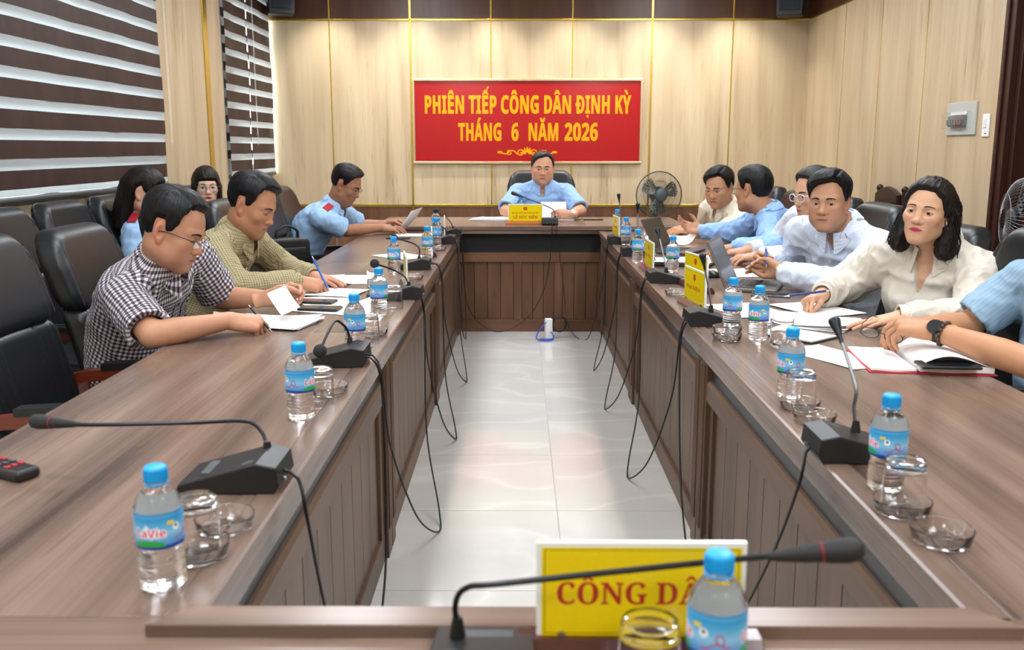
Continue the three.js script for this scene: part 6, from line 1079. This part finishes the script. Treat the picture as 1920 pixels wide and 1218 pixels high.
person({ label: 'woman with round glasses and dark fringe in uniform by the wall', fem: 1, P: [-2.06, 0.56, -6.2], N: [-2.05, 0.975, -6.14], H: [-2.02, 1.1, -6.1], yaw: 50, face: 24, pitch: 3, skin: 0xe0b79c, size: 0.95, headScale: 0.98, lips: 0xb0343c, hunch: 0.02, chest: 0.02, fine: true,
  EL: [-1.94, 0.72, -6.36], WL: [-1.82, 0.67, -6.2], ER: [-2.06, 0.74, -5.94], WR: [-1.88, 0.68, -5.98], hL: { pose: 'rest', f: [0.7, -0.2, 0.5], n: [0, -1, 0] }, hR: { pose: 'rest', f: [0.8, -0.2, -0.3], n: [0, -1, 0] },
  hd: { fem: 1, wide: 0.95, jaw: 0.85 }, hair: { line: [[0, 0.034], [22, 0.032], [36, 0.03], [46, -0.02], [54, -0.09], [70, -0.1], [180, -0.11]], top: 0.016, side: 0.014, back: 0.014, mat: M_HAIR_BROWN, label: 'chin length dark hair with a fringe', extra: (() => { const b = seg([0.072, 0.0, 0.0], [0.07, -0.1, 0.02], 0.026, 0.028), c = seg([-0.072, 0.0, 0.0], [-0.07, -0.1, 0.02], 0.026, 0.028), d = seg([0, 0, -0.07], [0, -0.09, -0.06], 0.05, 0.05); return (x, y, z) => Math.min(b(x, y, z), c(x, y, z), d(x, y, z)) - 0.002 * noise(x * 90, y * 9, z * 90); })(), box: [[-0.13, -0.17, -0.15], [0.13, 0.16, 0.13]] },
  glasses: { h: 0.02, mat: M.steel, label: 'round thin metal glasses' }, shirt: { mat: UNIFORM, sleeve: 0.7, epaulette: 1, label: 'light blue uniform shirt' } });
// head of the table
const chief = person({ label: 'man in a light blue shirt at the head of the table below the banner', fine: true, P: [0.2, 0.56, -7.76], N: [0.2, 1.035, -7.72], H: [0.2, 1.18, -7.68], yaw: 0, face: 0, pitch: 4, skin: 0xc99678, size: 1.05, belly: 0.04, hunch: 0.0, arm: 1.04, headScale: 1.06,
  EL: [0.5, 0.85, -7.5], WL: [0.41, 0.835, -7.35], ER: [-0.1, 0.85, -7.5], WR: [0.0, 0.835, -7.35], hL: { pose: 'grip', f: [-0.75, 0.05, 0.3], n: [-0.3, -0.4, -0.8] }, hR: { pose: 'grip', f: [0.75, 0.05, 0.3], n: [0.3, -0.4, -0.8] },
  hd: { full: 1, age: 1, wide: 1.08, jaw: 1.08 }, hair: { ...MAN, top: 0.013, side: 0.006, front: 0.006, part: 1, mat: M_HAIR_GREY }, eyes: 0.75, shirt: { mat: cloth(heather, 8, 0xffffff, 0.8), sleeve: 0.88, placket: 1, pocket: 1, label: 'light blue shirt' } });
chief.watchOut = [0.6, 0.6, 0.5]; watch(chief, 1, M.steel, M.white);
// right table
person({ label: 'man in a cream short sleeved shirt at the far end of the right table', P: [1.5, 0.55, -6.45], N: [1.4, 0.955, -6.34], H: [1.335, 1.085, -6.26], yaw: -70, face: -42, pitch: 14, skin: 0xc18e6c, eyes: 0.6, hunch: 0.05, belly: 0.02,
  EL: [1.33, 0.8, -6.14], WL: [1.18, 0.8, -6.36], ER: [1.34, 0.8, -6.64], WR: [1.17, 0.8, -6.52], hL: { pose: 'rest', f: [-0.8, -0.05, -0.2], n: [0, -1, 0] }, hR: { pose: 'rest', f: [-0.9, -0.05, 0.2], n: [0, -1, 0] },
  hd: { full: 1, age: 1 }, hair: { ...MAN, top: 0.022, side: 0.01, front: 0.008, part: 1 }, shirt: { mat: CREAM, sleeve: 0.85, placket: 1, label: 'cream shirt' } });
person({ label: 'man in a bright blue long sleeved shirt turned away and gesturing', P: [1.6, 0.55, -5.52], N: [1.46, 0.965, -5.44], H: [1.36, 1.11, -5.47], yaw: -108, face: -136, pitch: 4, skin: 0xc08d6c, hunch: 0.085, size: 1.06, fine: true,
  EL: [1.4, 0.81, -5.08], WL: [1.22, 0.8, -5.22], ER: [1.36, 0.83, -5.82], WR: [1.17, 0.83, -5.95], hL: { pose: 'rest', f: [-0.8, -0.05, -0.15], n: [0, -1, 0] }, hR: { pose: 'open', f: [-0.85, 0.15, -0.2], n: [0.1, 0.55, 0.8] },
  hd: {}, hair: { ...MAN, top: 0.017, side: 0.009, back: 0.004 }, glasses: { label: 'black glasses' }, shirt: { mat: SKY_BLUE, long: 1, cuff: 1, wrinkle: 1.4, label: 'bright blue shirt' } });
person({ label: 'man with clear rimmed glasses half hidden behind the man with the gold watch', P: [1.6, 0.55, -5.02], N: [1.57, 0.965, -4.86], H: [1.505, 1.115, -4.8], yaw: -75, face: -72, pitch: 8, skin: 0xc9977a, eyes: 0.6,
  EL: [1.42, 0.81, -4.68], WL: [1.24, 0.8, -4.8], ER: [1.42, 0.81, -5.16], WR: [1.24, 0.8, -5.05], hL: { pose: 'rest', f: [-0.9, -0.05, 0], n: [0, -1, 0] }, hR: { pose: 'rest', f: [-0.9, -0.05, 0], n: [0, -1, 0] },
  hd: { age: 1 }, hair: { ...MAN, top: 0.018, mat: M_HAIR_GREY }, glasses: { mat: std(0xdfe4e8, 0.15), r: 0.0018, label: 'clear rimmed glasses' }, shirt: { mat: cloth(stripes, 110, 0xffffff, 0.8), long: 1, label: 'white striped shirt' } });
const clasper = person({ label: 'man in a pale blue grid shirt with clasped hands and a gold watch', fine: true, P: [1.55, 0.55, -4.28], N: [1.415, 1.0, -4.1], H: [1.337, 1.118, -4.05], yaw: -52, face: -34, pitch: 3, skin: 0xb98a6c, hunch: 0.04, gx: 0.002, belly: 0.02, size: 1.04, headScale: 1.0, eyes: 0.75,
  EL: [1.31, 0.8, -3.74], WL: [1.13, 0.825, -3.98], ER: [1.32, 0.81, -4.44], WR: [1.12, 0.835, -4.22], hL: { pose: 'grip', f: [-0.5, 0.2, -0.75], n: [-0.8, -0.1, 0.55] }, hR: { pose: 'fist', f: [-0.6, 0.25, 0.65], n: [0.6, -0.2, 0.7] },
  hd: { full: 1, age: 1, wide: 0.99, jaw: 1.0 }, hair: { ...MAN, top: 0.024, side: 0.008, front: 0.012, part: 1 }, shirt: { mat: cloth(fineGrid, 1 / 0.006, 0xffffff, 0.75), long: 1, placket: 1, cuff: 1, vee: 0.82, wrinkle: 1.2, label: 'pale blue grid shirt' } });
clasper.watchOut = [-0.2, 0.6, 0.75]; watch(clasper, 1, std(0xd9b455, 0.25, { metalness: 0.95 }), std(0xe6cf8a, 0.3, { metalness: 0.6 }));
person({ label: 'woman in a cream satin blouse with red lips writing at the right table', fem: 1, fine: true, P: [1.57, 0.55, -3.5], N: [1.51, 0.99, -3.38], H: [1.437, 1.125, -3.3], yaw: -48, face: -42, pitch: -4, tilt: -7, skin: 0xcd9f80, lips: 0xb8425a, size: 0.98, headScale: 0.93, hunch: 0.02, chest: 0.025, handScale: 1.02, eyes: 0.8,
  EL: [1.5, 0.8, -3.02], WL: [1.27, 0.8, -3.04], ER: [1.32, 0.82, -3.66], WR: [1.14, 0.81, -3.46], hL: { pose: 'flat', f: [-0.9, -0.12, 0.0], n: [0, -1, 0] }, hR: { pose: 'pen', f: [-0.75, -0.15, 0.5], n: [0.1, -0.9, 0.3] },
  hd: { fem: 1, wide: 0.97, jaw: 0.84, cell: 0.0024 }, hair: WH, earring: 1,
  shirt: { mat: IVORY, long: 1, loose: 0.017, collarR: 1.12, point: 0.06, gap: 0.42, vee: 0.7, placket: 1, cuff: 1, cuffR: 1.12, wrinkle: 1.3, label: 'cream satin blouse' } });
const edge = person({ label: 'man in a pale blue short sleeved shirt cut off by the right picture edge', fine: true, P: [1.69, 0.56, -2.74], N: [1.62, 0.98, -2.7], H: [1.565, 1.13, -2.67], yaw: -74, face: -78, pitch: 12, skin: 0xc18d6a, hunch: 0.04, belly: 0.03,
  EL: [1.34, 0.795, -2.38], WL: [1.17, 0.845, -2.58], ER: [1.42, 0.8, -2.9], WR: [1.2, 0.81, -2.8], hL: { pose: 'grip', f: [-0.75, 0.12, -0.45], n: [-0.3, -0.75, -0.5] }, hR: { pose: 'grip', f: [-0.85, 0.0, 0.35], n: [0.2, -0.85, 0.4] },
  hd: { age: 1 }, hair: { ...MAN }, shirt: { mat: cloth(paleStripe, 90, 0xffffff, 0.8), sleeve: 0.84, placket: 1, label: 'pale blue shirt' } });
edge.watchOut = [-0.25, 0.45, 0.85]; watch(edge, 1, M.black, std(0x26282b, 0.25), true);
// pens and papers in the hands
pen('black and silver pen in the hand of the purple shirt man', [-0.8, 0.757, -2.98], [-0.89, 0.825, -3.06], 0x17181a);
pen('blue pen in the hand of the olive shirt man', [-0.78, 0.757, -3.83], [-0.86, 0.89, -3.9], 0x2d62b8);
pen('dark pen in the hand of the uniformed man', [-0.8, 0.78, -6.6], [-0.88, 0.82, -6.52], 0x26282c);
pen('blue pen held in the clasped hands', [1.07, 0.84, -4.0], [1.09, 0.91, -4.1], 0x1e4fb4);
pen('white and blue pen in the hand of the cream blouse woman', [0.985, 0.808, -3.42], [1.12, 0.838, -3.36], 0x20326e, 0xe8e8e8);

// sheets and glasses held in hands
function heldSheet(label, p, rx, ry, rz, w, l) { const m = solo('paper_sheet', sheetGeo(w, l, 0.02, 0, 0.0008, p[0] * 5), printed, label, 'paper', p, 0, 'papers held in hands'); m.rotation.set(rx, ry, rz, 'YXZ'); return m; }
heldSheet('folded paper held up by the purple shirt man', [-0.815, 0.822, -3.2], 0.8, 0.9, 0.5, 0.07, 0.11);
heldSheet('white paper held upright by the man at the head of the table', [0.28, 0.865, -7.41], 1.2, 0, 0.05, 0.2, 0.13);
heldSheet('paper lifted by the uniformed man', [-0.77, 0.835, -6.66], -0.75, 1.2, 0.1, 0.2, 0.2);
{
  const g = thing('eyeglasses', 'folded glasses held over the red notebook', 'glasses', [1.055, 0.815, -2.66]); g.rotation.set(0.5, -0.5, 0.1);
  const rims = []; for (const q of [-1, 1]) { rims.push(tube(arc(24, (k) => [q * 0.033 + 0.025 * Math.cos(k * 6.2832), 0.018 * Math.sin(k * 6.2832), 0]).slice(0, -1), 0.0012, 50, 6, true)); rims.push(tube([[q * 0.058, 0.006, 0], [q * 0.06, 0.006, -0.03], [q * 0.045, 0.004, -0.075], [q * 0.03, -0.012, -0.1]], 0.0012, 20, 6)); }
  part('frame', join(rims, tube([[-0.009, 0.004, 0], [0, 0.008, 0.002], [0.009, 0.004, 0]], 0.0012, 10, 6)), M.darkSteel, g);
  for (const q of [-1, 1]) part('lens', plain(new THREE.CircleGeometry(0.0215, 28).scale(1.12, 0.8, 1).translate(q * 0.033, 0, 0)), M.pane, g);
}
renderer.render(scene, camera);
